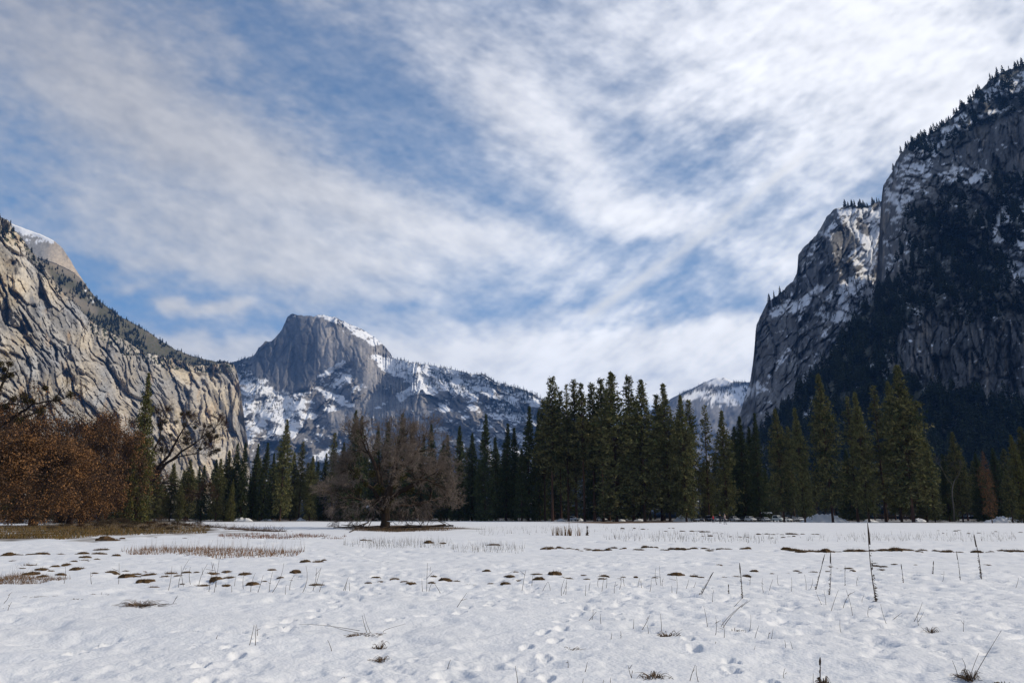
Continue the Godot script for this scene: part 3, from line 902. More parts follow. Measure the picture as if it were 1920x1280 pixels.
const M_ROWS := 470
const M_COLS := 540
var m_points: PackedVector3Array
var m_colors: PackedColorArray
var m_rows := []

func meadow_row(j: int) -> void:
	var d := 3.2 * pow(430.0 / 3.2, float(j) / (M_ROWS - 1))
	var pts := PackedVector3Array()
	var cols := PackedColorArray()
	pts.resize(M_COLS)
	cols.resize(M_COLS)
	for i in M_COLS:
		var a := deg_to_rad(lerpf(-45.0, 45.0, float(i) / (M_COLS - 1)))
		var x := sin(a) * d
		var z := -cos(a) * d
		pts[i] = Vector3(x, ground(x, z), z)
		cols[i] = ground_color(x, z, d)
	m_rows[j] = [pts, cols]

func ground_color(x: float, z: float, d: float) -> Color:
	var tone := g_mid.get_noise_2d(x * 1.7 + 30.0, z * 1.7)
	var c := Color(0.685, 0.69, 0.70) * (1.0 + 0.05 * tone)
	if d > 40.0:
		var q := Vector2(x, z)
		var ragged := 5.0 * g_mid.get_noise_2d(x * 0.9, z * 0.9) + 3.5 * g_pit.get_noise_2d(x * 0.3, z * 0.3)
		for area in dark_areas:
			var poly: PackedVector2Array = area[0]
			var best := 1e9
			if not area[2].has_point(q): continue
			for k in poly.size():
				best = minf(best, q.distance_to(Geometry2D.get_closest_point_to_segment(q, poly[k], poly[(k + 1) % poly.size()])))
			if Geometry2D.is_point_in_polygon(q, poly): best = -best
			var w := smoothstep(area[3], -area[3], best + ragged * area[3] * 0.35)
			var soil: Color = area[1]
			soil = soil * (1.0 + 0.7 * g_pit.get_noise_2d(x * 0.5 + 9.0, z * 0.5) + 0.5 * g_mid.get_noise_2d(x, z))
			c = c.lerp(soil, w)
		if d > 262.0:
			# trampled snow, needles and bare earth under the forest
			var duff := smoothstep(-0.25, 0.1, g_mid.get_noise_2d(x * 0.25, z * 0.25) + smoothstep(262.0, 300.0, d) * 0.6 - 0.35)
			c = c.lerp(Color(0.06, 0.045, 0.03), duff * 0.92)
	c.a = 1.0
	return c

func make_ground() -> void:
	g_big = noise(101, 0.02, 3)
	g_mid = noise(102, 0.16, 3)
	g_pit = noise(103, 0.9, 3)
	g_fine = noise(104, 3.2, 3)
	for a in [[[-60, 1010, 60, 1008, 110, 1012, 200, 1004, 300, 1001, 385, 1000, 395, 992, 380, 984, 330, 976, 250, 972, 120, 974, 60, 985, -60, 984], Color(0.10, 0.068, 0.032), 5.0],
			[[-60, 975, 250, 970, 250, 966, -60, 966], Color(0.08, 0.055, 0.028), 10.0],
			[[-20, 1086, 40, 1078, 70, 1086, 135, 1085, 60, 1091, -20, 1093], Color(0.10, 0.068, 0.035), 0.5],
			[[640, 990, 700, 985, 800, 984, 870, 990, 830, 994, 730, 996, 670, 995], Color(0.085, 0.058, 0.032), 2.0],
			[[430, 972, 560, 971, 700, 972, 700, 975, 560, 976, 430, 975], Color(0.11, 0.07, 0.045), 6.0],
			[[1060, 980, 1150, 981, 1240, 980, 1300, 977, 1300, 975, 1150, 977, 1060, 978], Color(0.11, 0.065, 0.035), 5.0]]:
		var poly := area_of(a[0])
		var box := Rect2(poly[0], Vector2.ZERO)
		for p in poly: box = box.expand(p)
		dark_areas.append([poly, a[1], box.grow(a[2] * 3.0), a[2]])
	make_prints()
	m_rows.resize(M_ROWS)
	parallel(meadow_row, M_ROWS)
	for r in m_rows:
		m_points.append_array(r[0])
		m_colors.append_array(r[1])
	m_rows.clear()
	mat.snow = tinted(0.75, 0.35)
	var grain := NoiseTexture2D.new()
	grain.width = 512
	grain.height = 512
	grain.seamless = true
	grain.noise = noise(105, 0.05, 5)
	mat.snow.heightmap_enabled = true
	mat.snow.heightmap_texture = grain
	mat.snow.heightmap_scale = 0.9
	mat.snow.uv1_triplanar = true
	mat.snow.uv1_world_triplanar = true
	mat.snow.uv1_scale = Vector3(0.55, 0.55, 0.55)
	var normals := grid_normals(m_points, M_COLS, M_ROWS)
	var o := obj("snow_meadow", grid_mesh(m_points, normals, m_colors, M_COLS, M_ROWS), mat.snow)
	tag(o, "wide snow-covered meadow with soft dents and bare grassy patches", "snow", "", "structure")
	# the valley floor goes on all round, out to the foot of the mountains
	var pts := PackedVector3Array()
	var cols := PackedColorArray()
	var rings := 46
	var turns := 96
	for j in rings:
		var d := 0.0 if j == 0 else 2.0 * pow(3500.0, float(j - 1) / (rings - 2))
		for i in turns + 1:
			var a := -TAU * i / turns
			var x := sin(a) * d
			var z := -cos(a) * d
			pts.append(Vector3(x, ground_level(d) - 0.42, z))
			cols.append(Color(0.685, 0.69, 0.70) if d < 265.0 else Color(0.10, 0.09, 0.07))
	var nn := PackedVector3Array()
	nn.resize(pts.size())
	nn.fill(Vector3.UP)
	o = obj("valley_floor", grid_mesh(pts, nn, cols, turns + 1, rings), mat.snow)
	tag(o, "flat valley floor under the forest and round the meadow", "ground", "", "structure")

# ---------------------------------------------------------------- conifers
# Shapes are built 40 m tall and scaled. Foliage is thousands of small needle sprays set along real branches.
var conifer_shapes := {}

func crown_radius(kind: String, t: float) -> float:
	# t runs from the foot of the crown (0) to its tip (1)
	match kind:
		"spire": return pow(1.0 - t, 0.72)
		"column": return minf(1.0, 1.9 * pow(1.0 - t, 0.8)) * (0.8 + 0.2 * sin(t * 9.0))
		"ponderosa": return minf(1.0, 2.6 * (1.0 - t) + 0.16) * (0.72 + 0.28 * sin(t * 6.0 + 0.6)) * minf(1.0, 0.45 + 2.4 * t)
		"full": return minf(1.0, 1.6 * pow(1.0 - t, 0.72)) * (0.85 + 0.15 * sin(t * 13.0)) * minf(1.0, 0.7 + 1.5 * t)
	return pow(1.0 - t, 0.7)

func conifer_shape(key: String, kind: String, sd: int, foot: float, radius: float, branches: int, sprays: int, gap: float, a: Color, b: Color) -> void:
	var rng := RandomNumberGenerator.new()
	rng.seed = sd
	var crown := Soup.new()
	var wood := Soup.new()
	var bark := Color(0.072, 0.044, 0.031)
	var tall := 40.0
	var girth := 0.42 if kind != "spire" else 0.5
	var lean := Vector3(rng.randf_range(-0.6, 0.6), 0, rng.randf_range(-0.6, 0.6))
	var steps := 10
	for k in steps:
		var s0 := float(k) / steps
		var s1 := float(k + 1) / steps
		var shade := bark * rng.randf_range(0.75, 1.3)
		shade.a = 1.0
		wood.tube(lean * s0 * s0 + Vector3(0, tall * s0 - 0.6 * float(k == 0), 0), lean * s1 * s1 + Vector3(0, tall * s1, 0), maxf(0.04, girth * (1.0 - s0 * 0.95)) * (1.25 if k == 0 else 1.0), maxf(0.03, girth * (1.0 - s1 * 0.95)), 7, shade)
	var lumps := FastNoiseLite.new()
	lumps.seed = sd
	lumps.frequency = 0.16
	for k in branches:
		var t := (k + rng.randf()) / branches
		t = pow(t, 0.9)
		var y := tall * lerpf(foot, 1.0, t)
		var az := rng.randf() * TAU
		var bulge := 1.0 + 0.55 * lumps.get_noise_3d(cos(az) * 5.0, y, sin(az) * 5.0)
		if lumps.get_noise_3d(cos(az) * 4.0 + 50.0, y * 0.8, sin(az) * 4.0) > gap: continue
		var length := radius * crown_radius(kind, t) * bulge * rng.randf_range(0.72, 1.08)
		if length < 0.25: length = 0.25
		var rise := lerpf(-0.28, 0.65, pow(t, 1.4)) + rng.randf_range(-0.16, 0.16)
		var out := Vector3(cos(az), rise, sin(az)).normalized()
		var origin := lean * (y / tall) ** 2 + Vector3(0, y, 0)
		var droop := rng.randf_range(0.03, 0.10) if kind != "spire" else rng.randf_range(0.08, 0.16)
		var tip := origin + out * length - Vector3(0, droop * length, 0)
		if length > 1.0: wood.tube(origin, tip, 0.07, 0.02, 3, bark)
		var n := maxi(3, int(sprays * clampf(length / radius, 0.3, 1.0)))
		var hue := rng.randf()
		for q in n:
			var s := lerpf(0.22, 1.05, (q + rng.randf()) / n)
			var at := origin + out * length * s - Vector3(0, droop * length * s * s, 0)
			at += Vector3(rng.randfn(0.0, 0.26), rng.randfn(0.0, 0.2), rng.randfn(0.0, 0.26)) * (0.5 + length * 0.2)
			var col := a.lerp(b, clampf(hue + rng.randfn(0.0, 0.22), 0.0, 1.0)) * rng.randf_range(0.8, 1.2)
			col.a = 1.0
			# one spray: three slim needle fans that share a root
			var size := rng.randf_range(0.5, 0.95) * (0.75 if t > 0.85 else 1.0)
			for fan in 3:
				var d := (out * 0.7 + Vector3(rng.randfn(0.0, 0.75), rng.randfn(0.25, 0.5), rng.randfn(0.0, 0.75))).normalized()
				var w := d.cross(Vector3(rng.randfn(), rng.randfn(), rng.randfn())).normalized() * size * 0.24
				crown.tri(at - w, at + d * size, at + w, col)
	conifer_shapes[key] = [wood.mesh(true), crown.mesh()]

func make_conifer_shapes() -> void:
	var dark := Color(0.038, 0.054, 0.024)
	var green := Color(0.085, 0.100, 0.040)
	var olive := Color(0.20, 0.18, 0.070)
	var gold := Color(0.15, 0.13, 0.032)
	conifer_shapes = {}
	conifer_shape("pine_a", "ponderosa", 201, 0.34, 5.6, 420, 12, 0.30, dark, olive)
	conifer_shape("pine_b", "ponderosa", 202, 0.42, 5.0, 400, 12, 0.26, dark, olive)
	conifer_shape("pine_c", "ponderosa", 203, 0.22, 6.0, 460, 12, 0.30, green, olive)
	conifer_shape("full_a", "full", 204, 0.05, 6.6, 620, 14, 0.42, green, olive)
	conifer_shape("full_b", "full", 205, 0.09, 6.2, 580, 14, 0.36, green, olive)
	conifer_shape("full_c", "full", 206, 0.12, 6.8, 600, 14, 0.33, dark, olive)
	conifer_shape("spire_a", "spire", 207, 0.03, 6.6, 620, 13, 0.5, dark, green)
	conifer_shape("spire_b", "spire", 208, 0.06, 5.8, 580, 13, 0.45, dark, green)
	conifer_shape("cedar", "spire", 209, 0.02, 7.4, 640, 13, 0.6, green, gold)
	conifer_shape("column_a", "column", 210, 0.06, 5.0, 520, 12, 0.4, dark, green)
	conifer_shape("ragged", "ponderosa", 212, 0.16, 5.6, 330, 12, 0.10, green, olive)
	conifer_shape("rusty", "full", 211, 0.10, 8.5, 330, 10, 0.20, Color(0.16, 0.07, 0.03), Color(0.12, 0.075, 0.04))

# a conifer whose foot stands at distance dist and whose tip shows at pixel height top
func conifer(key: String, px: float, dist: float, top: float, wide: float, called: String, label: String, category: String, group: String, rng: RandomNumberGenerator) -> Node3D:
	var p := on_distance(px, dist)
	var tall := at_depth(px, top, -p.z).y - p.y
	p.y -= 0.15
	var t := thing(called, p, label, category, group)
	obj("trunk", conifer_shapes[key][0], mat.bark, t)
	obj("crown", conifer_shapes[key][1], mat.needle, t)
	t.rotation.y = rng.randf() * TAU
	var s := tall / 40.0
	t.scale = Vector3(s * wide, s, s * wide)
	return t

# trees of one group are told apart by their height
func rank(trees: Array, what: String) -> void:
	var words := ["tallest", "second tallest", "third tallest", "fourth tallest", "fifth tallest", "sixth tallest", "seventh tallest", "eighth tallest", "ninth tallest", "tenth tallest", "eleventh tallest", "twelfth tallest", "thirteenth tallest", "fourteenth tallest", "fifteenth tallest", "sixteenth tallest"]
	trees.sort_custom(func(a, b): return a.scale.y > b.scale.y)
	for k in trees.size():
		trees[k].set_meta("label", ("shortest " if k == trees.size() - 1 else words[k] + " ") + what)

func make_forest() -> void:
	mat.bark = tinted(0.95, 0.2)
	mat.needle = tinted(0.75, 0.3)
	mat.needle.backlight_enabled = true
	mat.needle.backlight = Color(0.36, 0.4, 0.16)
	make_conifer_shapes()
	var rng := RandomNumberGenerator.new()
	rng.seed = 77
	var n := -1
	var made := []
	# the tall grove in the middle: [shape, px, distance, tip, width]
	made = []
	for a in [["pine_a", 1036, 276, 709, 1.0], ["ragged", 1066, 282, 722, 0.8], ["pine_a", 1081, 288, 715, 0.9], ["pine_b", 1096, 274, 720, 0.9], ["pine_a", 1115, 284, 720, 0.95], ["pine_b", 1131, 279, 712, 1.0], ["pine_a", 1188, 290, 706, 0.95], ["pine_b", 1052, 292, 735, 0.9], ["pine_a", 1143, 292, 730, 0.9], ["pine_b", 1241, 290, 741, 0.9], ["pine_a", 1022, 288, 752, 0.9]]:
		made.append(conifer(a[0], a[1], a[2], a[3], a[4], "pine_tree", "tall dark pine with a bare lower trunk in the crowded grove at the meadow edge", "tree", "bare-trunked pines of the tall grove", rng))
	rank(made, "bare-trunked pine in the crowded grove at the meadow edge")
	n = -1
	for a in [["full_a", 1156, 268, 698, 1.05], ["full_b", 1209, 270, 713, 1.0], ["full_b", 1256, 274, 720, 0.85], ["full_a", 1287, 270, 742, 0.75], ["pine_c", 1301, 282, 750, 0.85], ["ragged", 1330, 284, 761, 0.9], ["full_b", 1364, 280, 770, 0.8]]:
		n += 1
		conifer(a[0], a[1], a[2], a[3], a[4], "pine_tree", ["tallest pine of the grove, broad and olive-green down to the snow", "olive-green pine just beyond the tallest pine, leafy to the snow", "slim-tipped green pine in the grove third after the tallest", "shorter olive pine in front of the slim-tipped one, leafy to the ground", "green pine with a short bare trunk behind the shorter olive pine", "dark green pine at the car-park end of the tall grove", "last full pine of the grove, standing behind the white off-roaders"][n], "tree", "leafy pines of the tall grove", rng)
	n = -1
	for a in [["spire_a", 1398, 292, 781, 0.85], ["spire_b", 1426, 286, 775, 0.7], ["spire_b", 1414, 300, 800, 0.9], ["column_a", 1385, 300, 800, 1.0]]:
		n += 1
		conifer(a[0], a[1], a[2], a[3], a[4], "fir_tree", ["pointed dark fir behind the big white off-roader", "slimmest dark fir, spire-like, beside the snow-roofed shelter", "lower dark fir behind the black saloon by the shelter", "rounded dark fir in the gap left of the big white off-roader's fir"][n], "tree", "firs behind the parked cars", rng)
	n = -1
	for a in [["full_c", 1470, 262, 767, 0.75], ["full_b", 1509, 260, 765, 0.75], ["pine_c", 1490, 292, 800, 0.8]]:
		n += 1
		conifer(a[0], a[1], a[2], a[3], a[4], "pine_tree", ["dull green pine with its trunk in front of the parked cars", "dull green pine next to the long snow heap", "lower pine behind the two dull green pines by the snow heap"][n], "tree", "pines beside the snow heap", rng)
	n = -1
	for a in [["full_c", 1561, 262, 702, 0.72], ["ragged", 1608, 276, 744, 0.95], ["full_b", 1629, 266, 736, 0.75], ["ragged", 1661, 280, 725, 1.0], ["full_b", 1690, 276, 716, 0.75], ["full_c", 1712, 264, 686, 0.95], ["full_a", 1738, 276, 770, 0.8], ["full_a", 1753, 270, 830, 0.75]]:
		n += 1
		conifer(a[0], a[1], a[2], a[3], a[4], "pine_tree", ["very tall bushy pine rising straight behind the long snow heap", "bushy pine next to the very tall one, lower and rounder", "bushy pine in the middle of the clump behind the tallest dead stalk", "thin-foliaged pine with a short bare trunk in the bushy clump", "tall bushy pine pressed against the broadest pine of the clump", "broadest and tallest bushy pine of the clump below the dark cliff", "half-height pine tucked against the broadest pine of the clump", "low sunlit pine at the end of the clump near the dead snag"][n], "tree", "bushy pines below the dark cliff", rng)
	made = []
	for a in [["full_c", 1805, 290, 810, 0.8], ["spire_a", 1845, 310, 850, 1.0], ["cedar", 1920, 280, 815, 0.8], ["full_c", 1898, 276, 880, 1.0], ["spire_b", 1780, 300, 850, 1.0], ["full_c", 1940, 300, 800, 1.0], ["spire_a", 1880, 320, 840, 1.0], ["full_c", 1975, 290, 780, 1.0]]:
		made.append(conifer(a[0], a[1], a[2], a[3], a[4], "conifer", "dark conifer at the foot of the dark cliff near the rust-coloured tree", "tree", "conifers near the rust-coloured tree", rng))
	rank(made, "dark conifer near the rust-coloured tree")
	conifer("rusty", 1859, 262, 846, 0.62, "dying_tree", "rust-brown dying conifer at the right of the meadow edge", "tree", "", rng)
	# left of the grove, behind and beside the big bare tree
	made = []
	for a in [["spire_a", 909, 284, 778, 0.8], ["spire_b", 949, 290, 794, 0.9], ["spire_b", 966, 296, 802, 0.9], ["spire_b", 991, 284, 762, 0.8], ["spire_a", 1012, 296, 771, 0.7], ["spire_a", 885, 300, 812, 0.9], ["spire_b", 930, 300, 820, 1.0], ["column_a", 978, 280, 840, 1.0]]:
		made.append(conifer(a[0], a[1], a[2], a[3], a[4], "fir_tree", "dark pointed fir between the big bare tree and the tall grove", "tree", "firs between the bare tree and the grove", rng))
	rank(made, "dark fir between the big bare tree and the tall grove")
	made = []
	for a in [["spire_a", 660, 296, 770, 0.85], ["spire_b", 672, 300, 781, 0.8], ["spire_a", 750, 300, 776, 0.85], ["spire_b", 770, 304, 795, 0.8], ["spire_b", 806, 300, 795, 0.8], ["spire_b", 827, 306, 828, 0.9], ["spire_b", 838, 300, 815, 0.8], ["spire_a", 860, 294, 799, 0.85], ["spire_b", 700, 305, 800, 0.9], ["spire_a", 722, 308, 792, 0.9], ["spire_b", 788, 308, 815, 0.9]]:
		made.append(conifer(a[0], a[1], a[2], a[3], a[4], "fir_tree", "dark pointed fir rising behind the big bare tree", "tree", "firs behind the big bare tree", rng))
	rank(made, "dark pointed fir rising behind the big bare tree")
	made = []
	for a in [["spire_b", 450, 300, 830, 0.8], ["spire_b", 472, 306, 832, 0.8], ["spire_b", 491, 300, 830, 0.85], ["full_b", 525, 290, 787, 0.75], ["pine_c", 560, 300, 828, 0.8], ["full_a", 580, 296, 855, 0.8], ["pine_c", 620, 300, 812, 0.8], ["spire_a", 606, 306, 850, 0.9], ["full_a", 545, 304, 850, 0.9], ["spire_b", 508, 312, 850, 0.9], ["spire_a", 638, 306, 830, 0.9]]:
		made.append(conifer(a[0], a[1], a[2], a[3], a[4], "conifer", "green conifer in the row between the sunlit wall and the big bare tree", "tree", "conifers below the half dome", rng))
	rank(made, "conifer in the row between sunlit wall and big bare tree")
	conifer("cedar", 431, 288, 898, 0.8, "cedar_tree", "small yellow-green cedar at the foot of the sunlit wall", "tree", "", rng)
	conifer("cedar", 253, 230, 700, 0.62, "cedar_tree", "tall yellow-green cedar rising above the brown oaks", "tree", "", rng)
	made = []
	for a in [["full_b", 290, 290, 880, 1.0], ["full_b", 318, 300, 868, 1.0], ["full_c", 348, 296, 862, 1.0], ["spire_b", 376, 300, 872, 1.1], ["full_b", 404, 300, 860, 1.0], ["full_c", 420, 306, 845, 0.9], ["full_a", 334, 288, 905, 0.9], ["spire_a", 436, 304, 832, 0.9], ["full_b", 270, 296, 870, 1.0], ["full_c", 230, 280, 850, 1.0], ["full_c", 190, 285, 840, 1.0], ["full_b", 150, 285, 850, 1.0], ["full_c", 110, 280, 850, 1.0], ["full_b", 60, 285, 840, 1.0], ["full_c", 15, 285, 850, 1.0], ["full_c", -40, 285, 830, 1.0]]:
		made.append(conifer(a[0], a[1], a[2], a[3], a[4], "conifer", "green conifer in the thicket at the foot of the sunlit wall", "tree", "conifers at the foot of the sunlit wall", rng))
	rank(made, "conifer in the thicket at the foot of the sunlit wall")
	# deeper rows that close the gaps between the front trees
	var keys := ["full_c", "spire_a", "spire_b", "ragged", "pine_a", "full_b"]
	for k in 120:
		var px := lerpf(-60.0, 1990.0, (k + rng.randf()) / 120.0)
		var d := rng.randf_range(318.0, 400.0)
		var top := 880.0 + rng.randf_range(-28.0, 30.0)
		if px > 1020.0 and px < 1320.0: top = rng.randf_range(770.0, 840.0)
		elif px > 1440.0: top = rng.randf_range(840.0, 890.0)
		elif px > 440.0: top = rng.randf_range(838.0, 890.0)
		conifer(keys[rng.randi() % 6], px, d, top, rng.randf_range(1.0, 1.3), "conifer", "dark conifer deep in the forest behind the front row of trees", "tree", "conifers deep in the forest", rng)

# ---------------------------------------------------------------- trees on the mountainsides
func far_tree_mesh(sd: int, branches: int, a: Color, b: Color, slim: float) -> ArrayMesh:
	var rng := RandomNumberGenerator.new()
	rng.seed = sd
	var s := Soup.new()
	s.tube(Vector3(0, -1.5, 0), Vector3(0, 19, 0), 0.35, 0.05, 4, Color(0.06, 0.045, 0.035))
	for k in branches:
		var t := (k + rng.randf()) / branches
		var y := 20.0 * lerpf(0.1, 1.0, t)
		var r := slim * pow(1.0 - t, 0.75) * rng.randf_range(0.6, 1.15) + 0.2
		var az := rng.randf() * TAU
		var o := Vector3(cos(az), 0, sin(az))
		var side := Vector3(-o.z, 0, o.x)
		var c := a.lerp(b, rng.randf()) * rng.randf_range(0.8, 1.2)
		c.a = 1.0
		var droop := rng.randf_range(-0.4, 0.8)
		s.tri(Vector3(0, y + 0.9, 0), o * r + side * r * 0.5 + Vector3(0, y - droop, 0), o * r - side * r * 0.5 + Vector3(0, y - droop - 0.3, 0), c)
		s.tri(o * r * 0.3 + Vector3(0, y + 0.7, 0), o * r * 1.1 + Vector3(0, y - droop - 0.8, 0), o * r * 0.6 + Vector3(0, y - 1.4, 0), c)
	return s.mesh()

func scatter(m: Mount, count: int, sd: int, ya: float, yb: float, xa: float, xb: float, lo: float, hi: float, meshes: Array, called: String, label: String) -> void:
	var rng := RandomNumberGenerator.new()
	rng.seed = sd
	var places := [[], []]
	var tries := 0
	while places[0].size() + places[1].size() < count and tries < count * 40:
		tries += 1
		var px := rng.randf_range(xa, xb)
		var py := rng.randf_range(ya, yb)
		if py < skyline(m, px) + 1.0: continue
		var want := m.wood.at(px, py) * clampf(0.55 + 2.2 * m.broad.get_noise_2d(px * 2.2, py * 2.2), 0.0, 1.0)
		if rng.randf() > want: continue
		var p := mount_point(m, px, py)
		if p.y < 2.0: continue
		var h := rng.randf_range(lo, hi) / 20.0
		var w := h * rng.randf_range(0.8, 1.25)
		places[rng.randi() % 2].append(Transform3D(Basis(Vector3.UP, rng.randf() * TAU).scaled(Vector3(w, h, w)), p - Vector3(0, 0.5, 0)))
	var holder := thing(called, Vector3.ZERO, label, "forest")
	holder.set_meta("kind", "stuff")
	for v in 2:
		if places[v].is_empty(): continue
		var mm := MultiMesh.new()
		mm.transform_format = MultiMesh.TRANSFORM_3D
		mm.mesh = meshes[v]
		mm.instance_count = places[v].size()
		for k in places[v].size(): mm.set_instance_transform(k, places[v][k])
		var o := MultiMeshInstance3D.new()
		o.name = "tree_mass"
		o.multimesh = mm
		o.material_override = mat.needle
		o.set_meta("kind", "stuff")
		holder.add_child(o, true)

func crest_trees(m: Mount, spots: Array, lo: float, hi: float, meshes: Array, label: String, group: String, rng: RandomNumberGenerator) -> void:
	for px in spots:
		var p := mount_point(m, px, skyline(m, px) + rng.randf_range(0.5, 3.0))
		var h := rng.randf_range(lo, hi) / 20.0
		var o := obj("ridge_tree", meshes[rng.randi() % 2], mat.needle)
		o.position = p - Vector3(0, 0.8, 0)
		o.rotation.y = rng.randf() * TAU
		o.scale = Vector3(h * rng.randf_range(0.75, 1.2), h, h * rng.randf_range(0.75, 1.2))
		tag(o, label, "tree", group)

func spread(a: float, b: float, n: int, rng: RandomNumberGenerator) -> Array:
	var out := []
	for k in n: out.append(lerpf(a, b, (k + rng.randf()) / n))
	return out

func make_mountain_trees() -> void:
	var dark := Color(0.020, 0.028, 0.016)
	var green := Color(0.045, 0.055, 0.024)
	var near := [far_tree_mesh(301, 110, dark, green, 4.0), far_tree_mesh(302, 90, dark, green, 3.2)]
	var far := [far_tree_mesh(303, 34, dark, green, 4.2), far_tree_mesh(304, 28, dark, green, 3.4)]
	var thick := [far_tree_mesh(305, 60, dark, green, 5.0), far_tree_mesh(306, 50, dark, green, 4.2)]
	var rng := RandomNumberGenerator.new()
	rng.seed = 99
	var m: Mount = mounts.dark_cliff
	scatter(m, 5600, 401, 120, 966, 1395, 2060, 14, 30, thick, "cliff_forest", "dark forest clinging to the slopes and ledges of the dark cliff")
	crest_trees(m, [1676, 1690, 1700, 1704, 1711, 1724, 1731, 1737, 1745, 1748, 1755, 1764, 1768, 1771, 1780, 1784, 1790, 1795, 1801, 1806, 1810, 1818, 1822, 1827, 1833, 1858, 1862, 1871, 1880, 1893, 1905, 1907, 1911, 1918, 1925], 13, 30, near, "dark pine on the skyline of the tall dark cliff", "pines along the dark cliff's crest", rng)
	m = mounts.glacier_buttress
	crest_trees(m, [1443, 1452, 1463, 1585, 1591, 1598, 1603, 1611, 1614, 1617, 1620, 1623, 1627, 1637, 1640, 1645, 1649], 16, 34, near, "dark pine on top of the shaded snowy buttress", "pines along the buttress top", rng)
	scatter(m, 160, 402, 500, 640, 1430, 1650, 10, 20, far, "buttress_forest", "scattered small trees on the ledges of the snowy buttress")
	m = mounts.half_dome
	scatter(m, 1200, 403, 655, 800, 440, 1030, 14, 30, far, "shoulder_forest", "snowy forest on the shoulder below the half dome")
	crest_trees(m, spread(740, 905, 36, rng) + spread(905, 1030, 30, rng) + spread(445, 474, 9, rng), 16, 34, far, "tiny dark tree on the skyline of the half dome's long shoulder", "trees along the half dome's shoulder", rng)
	m = mounts.north_slope
	scatter(m, 1300, 404, 470, 720, 20, 448, 9, 21, near, "slope_forest", "green forest on the slope above the sunlit wall")
	crest_trees(m, spread(176, 290, 24, rng) + spread(290, 430, 26, rng), 8, 19, near, "small dark pine on the skyline above the sunlit wall", "pines along the slope above the sunlit wall", rng)
	m = mounts.arches_cliff
	scatter(m, 420, 405, 390, 720, -30, 440, 8, 18, near, "wall_bushes", "bushes and small trees along the brow of the sunlit wall")
	m = mounts.far_summit
	scatter(m, 260, 406, 700, 770, 1240, 1430, 16, 32, far, "summit_forest", "thin line of trees below the distant snow-capped summit")
	crest_trees(m, spread(1275, 1325, 10, rng) + spread(1372, 1412, 10, rng), 18, 34, far, "tiny tree on the ridge of the distant snow-capped summit", "trees on the distant summit ridge", rng)

# ---------------------------------------------------------------- bare and brown-leaved trees
class Grower:
	var wood: Soup
	var twig: Soup
	var tips := []
	var rng: RandomNumberGenerator
	var levels: int
	var kids: Array
	var bark: Color
	var twig_color: Color
	var up: float                  # how strongly branches turn upwards (negative: they droop)
	var spread_angle: float
	var shrink: float
	var twig_width: float
	func branch(at: Vector3, dir: Vector3, length: float, radius: float, level: int) -> void:
		var steps := 3 if level < levels - 1 else 2
		var p := at
		var d := dir
		var nodes := []
		for k in steps:
			d = (d + Vector3(rng.randfn(), rng.randfn(), rng.randfn()) * 0.17 + Vector3.UP * up * 0.22).normalized()
			var q := p + d * length / steps
			if q.y < 0.25: q.y = 0.25 + rng.randf() * 0.2
			var r0 := radius * (1.0 - 0.62 * k / steps)
			var r1 := radius * (1.0 - 0.62 * (k + 1.0) / steps)
			if level >= levels - 2:
				var c := twig_color * rng.randf_range(0.7, 1.3)
				c.a = 1.0
				var w := d.cross(Vector3(rng.randfn(), rng.randfn(), rng.randfn())).normalized() * maxf(r0, twig_width)
				twig.tri(p - w, q, p + w, c)
				var w2 := d.cross(w).normalized() * maxf(r0, twig_width)
				twig.tri(p - w2, q + d * 0.05, p + w2, c)
			else:
				var c := bark * rng.randf_range(0.75, 1.25)
				c.a = 1.0
				wood.tube(p, q, r0, r1, 6 if level < 2 else 4, c)
			nodes.append([q, d, r1])
			p = q
		if level >= levels - 1:
			tips.append([p, d])
			return
		var n: int = kids[level]
		for k in n:
			var s: Array = nodes[mini(int(rng.randf_range(0.35 if level > 0 else 0.6, 1.0) * steps), steps - 1)]
			if k == 0: s = nodes[steps - 1]
			var side: Vector3 = s[1].cross(Vector3(rng.randfn(), rng.randfn(), rng.randfn())).normalized()
			var an := spread_angle * rng.randf_range(0.55, 1.3) * (0.5 if k == 0 else 1.0)
			branch(s[0], (s[1] * cos(an) + side * sin(an)).normalized(), length * shrink * rng.randf_range(0.75, 1.2), s[2] * 0.82, level + 1)

func grower(sd: int, kids: Array, up: float, angle: float, shrink: float, width: float, bark: Color, twig_color: Color) -> Grower:
	var g := Grower.new()
	g.wood = Soup.new()
	g.twig = Soup.new()
	g.rng = RandomNumberGenerator.new()
	g.rng.seed = sd
	g.kids = kids
	g.levels = kids.size() + 1
	g.up = up
	g.spread_angle = angle
	g.shrink = shrink
	g.twig_width = width
	g.bark = bark
	g.twig_color = twig_color
	return g

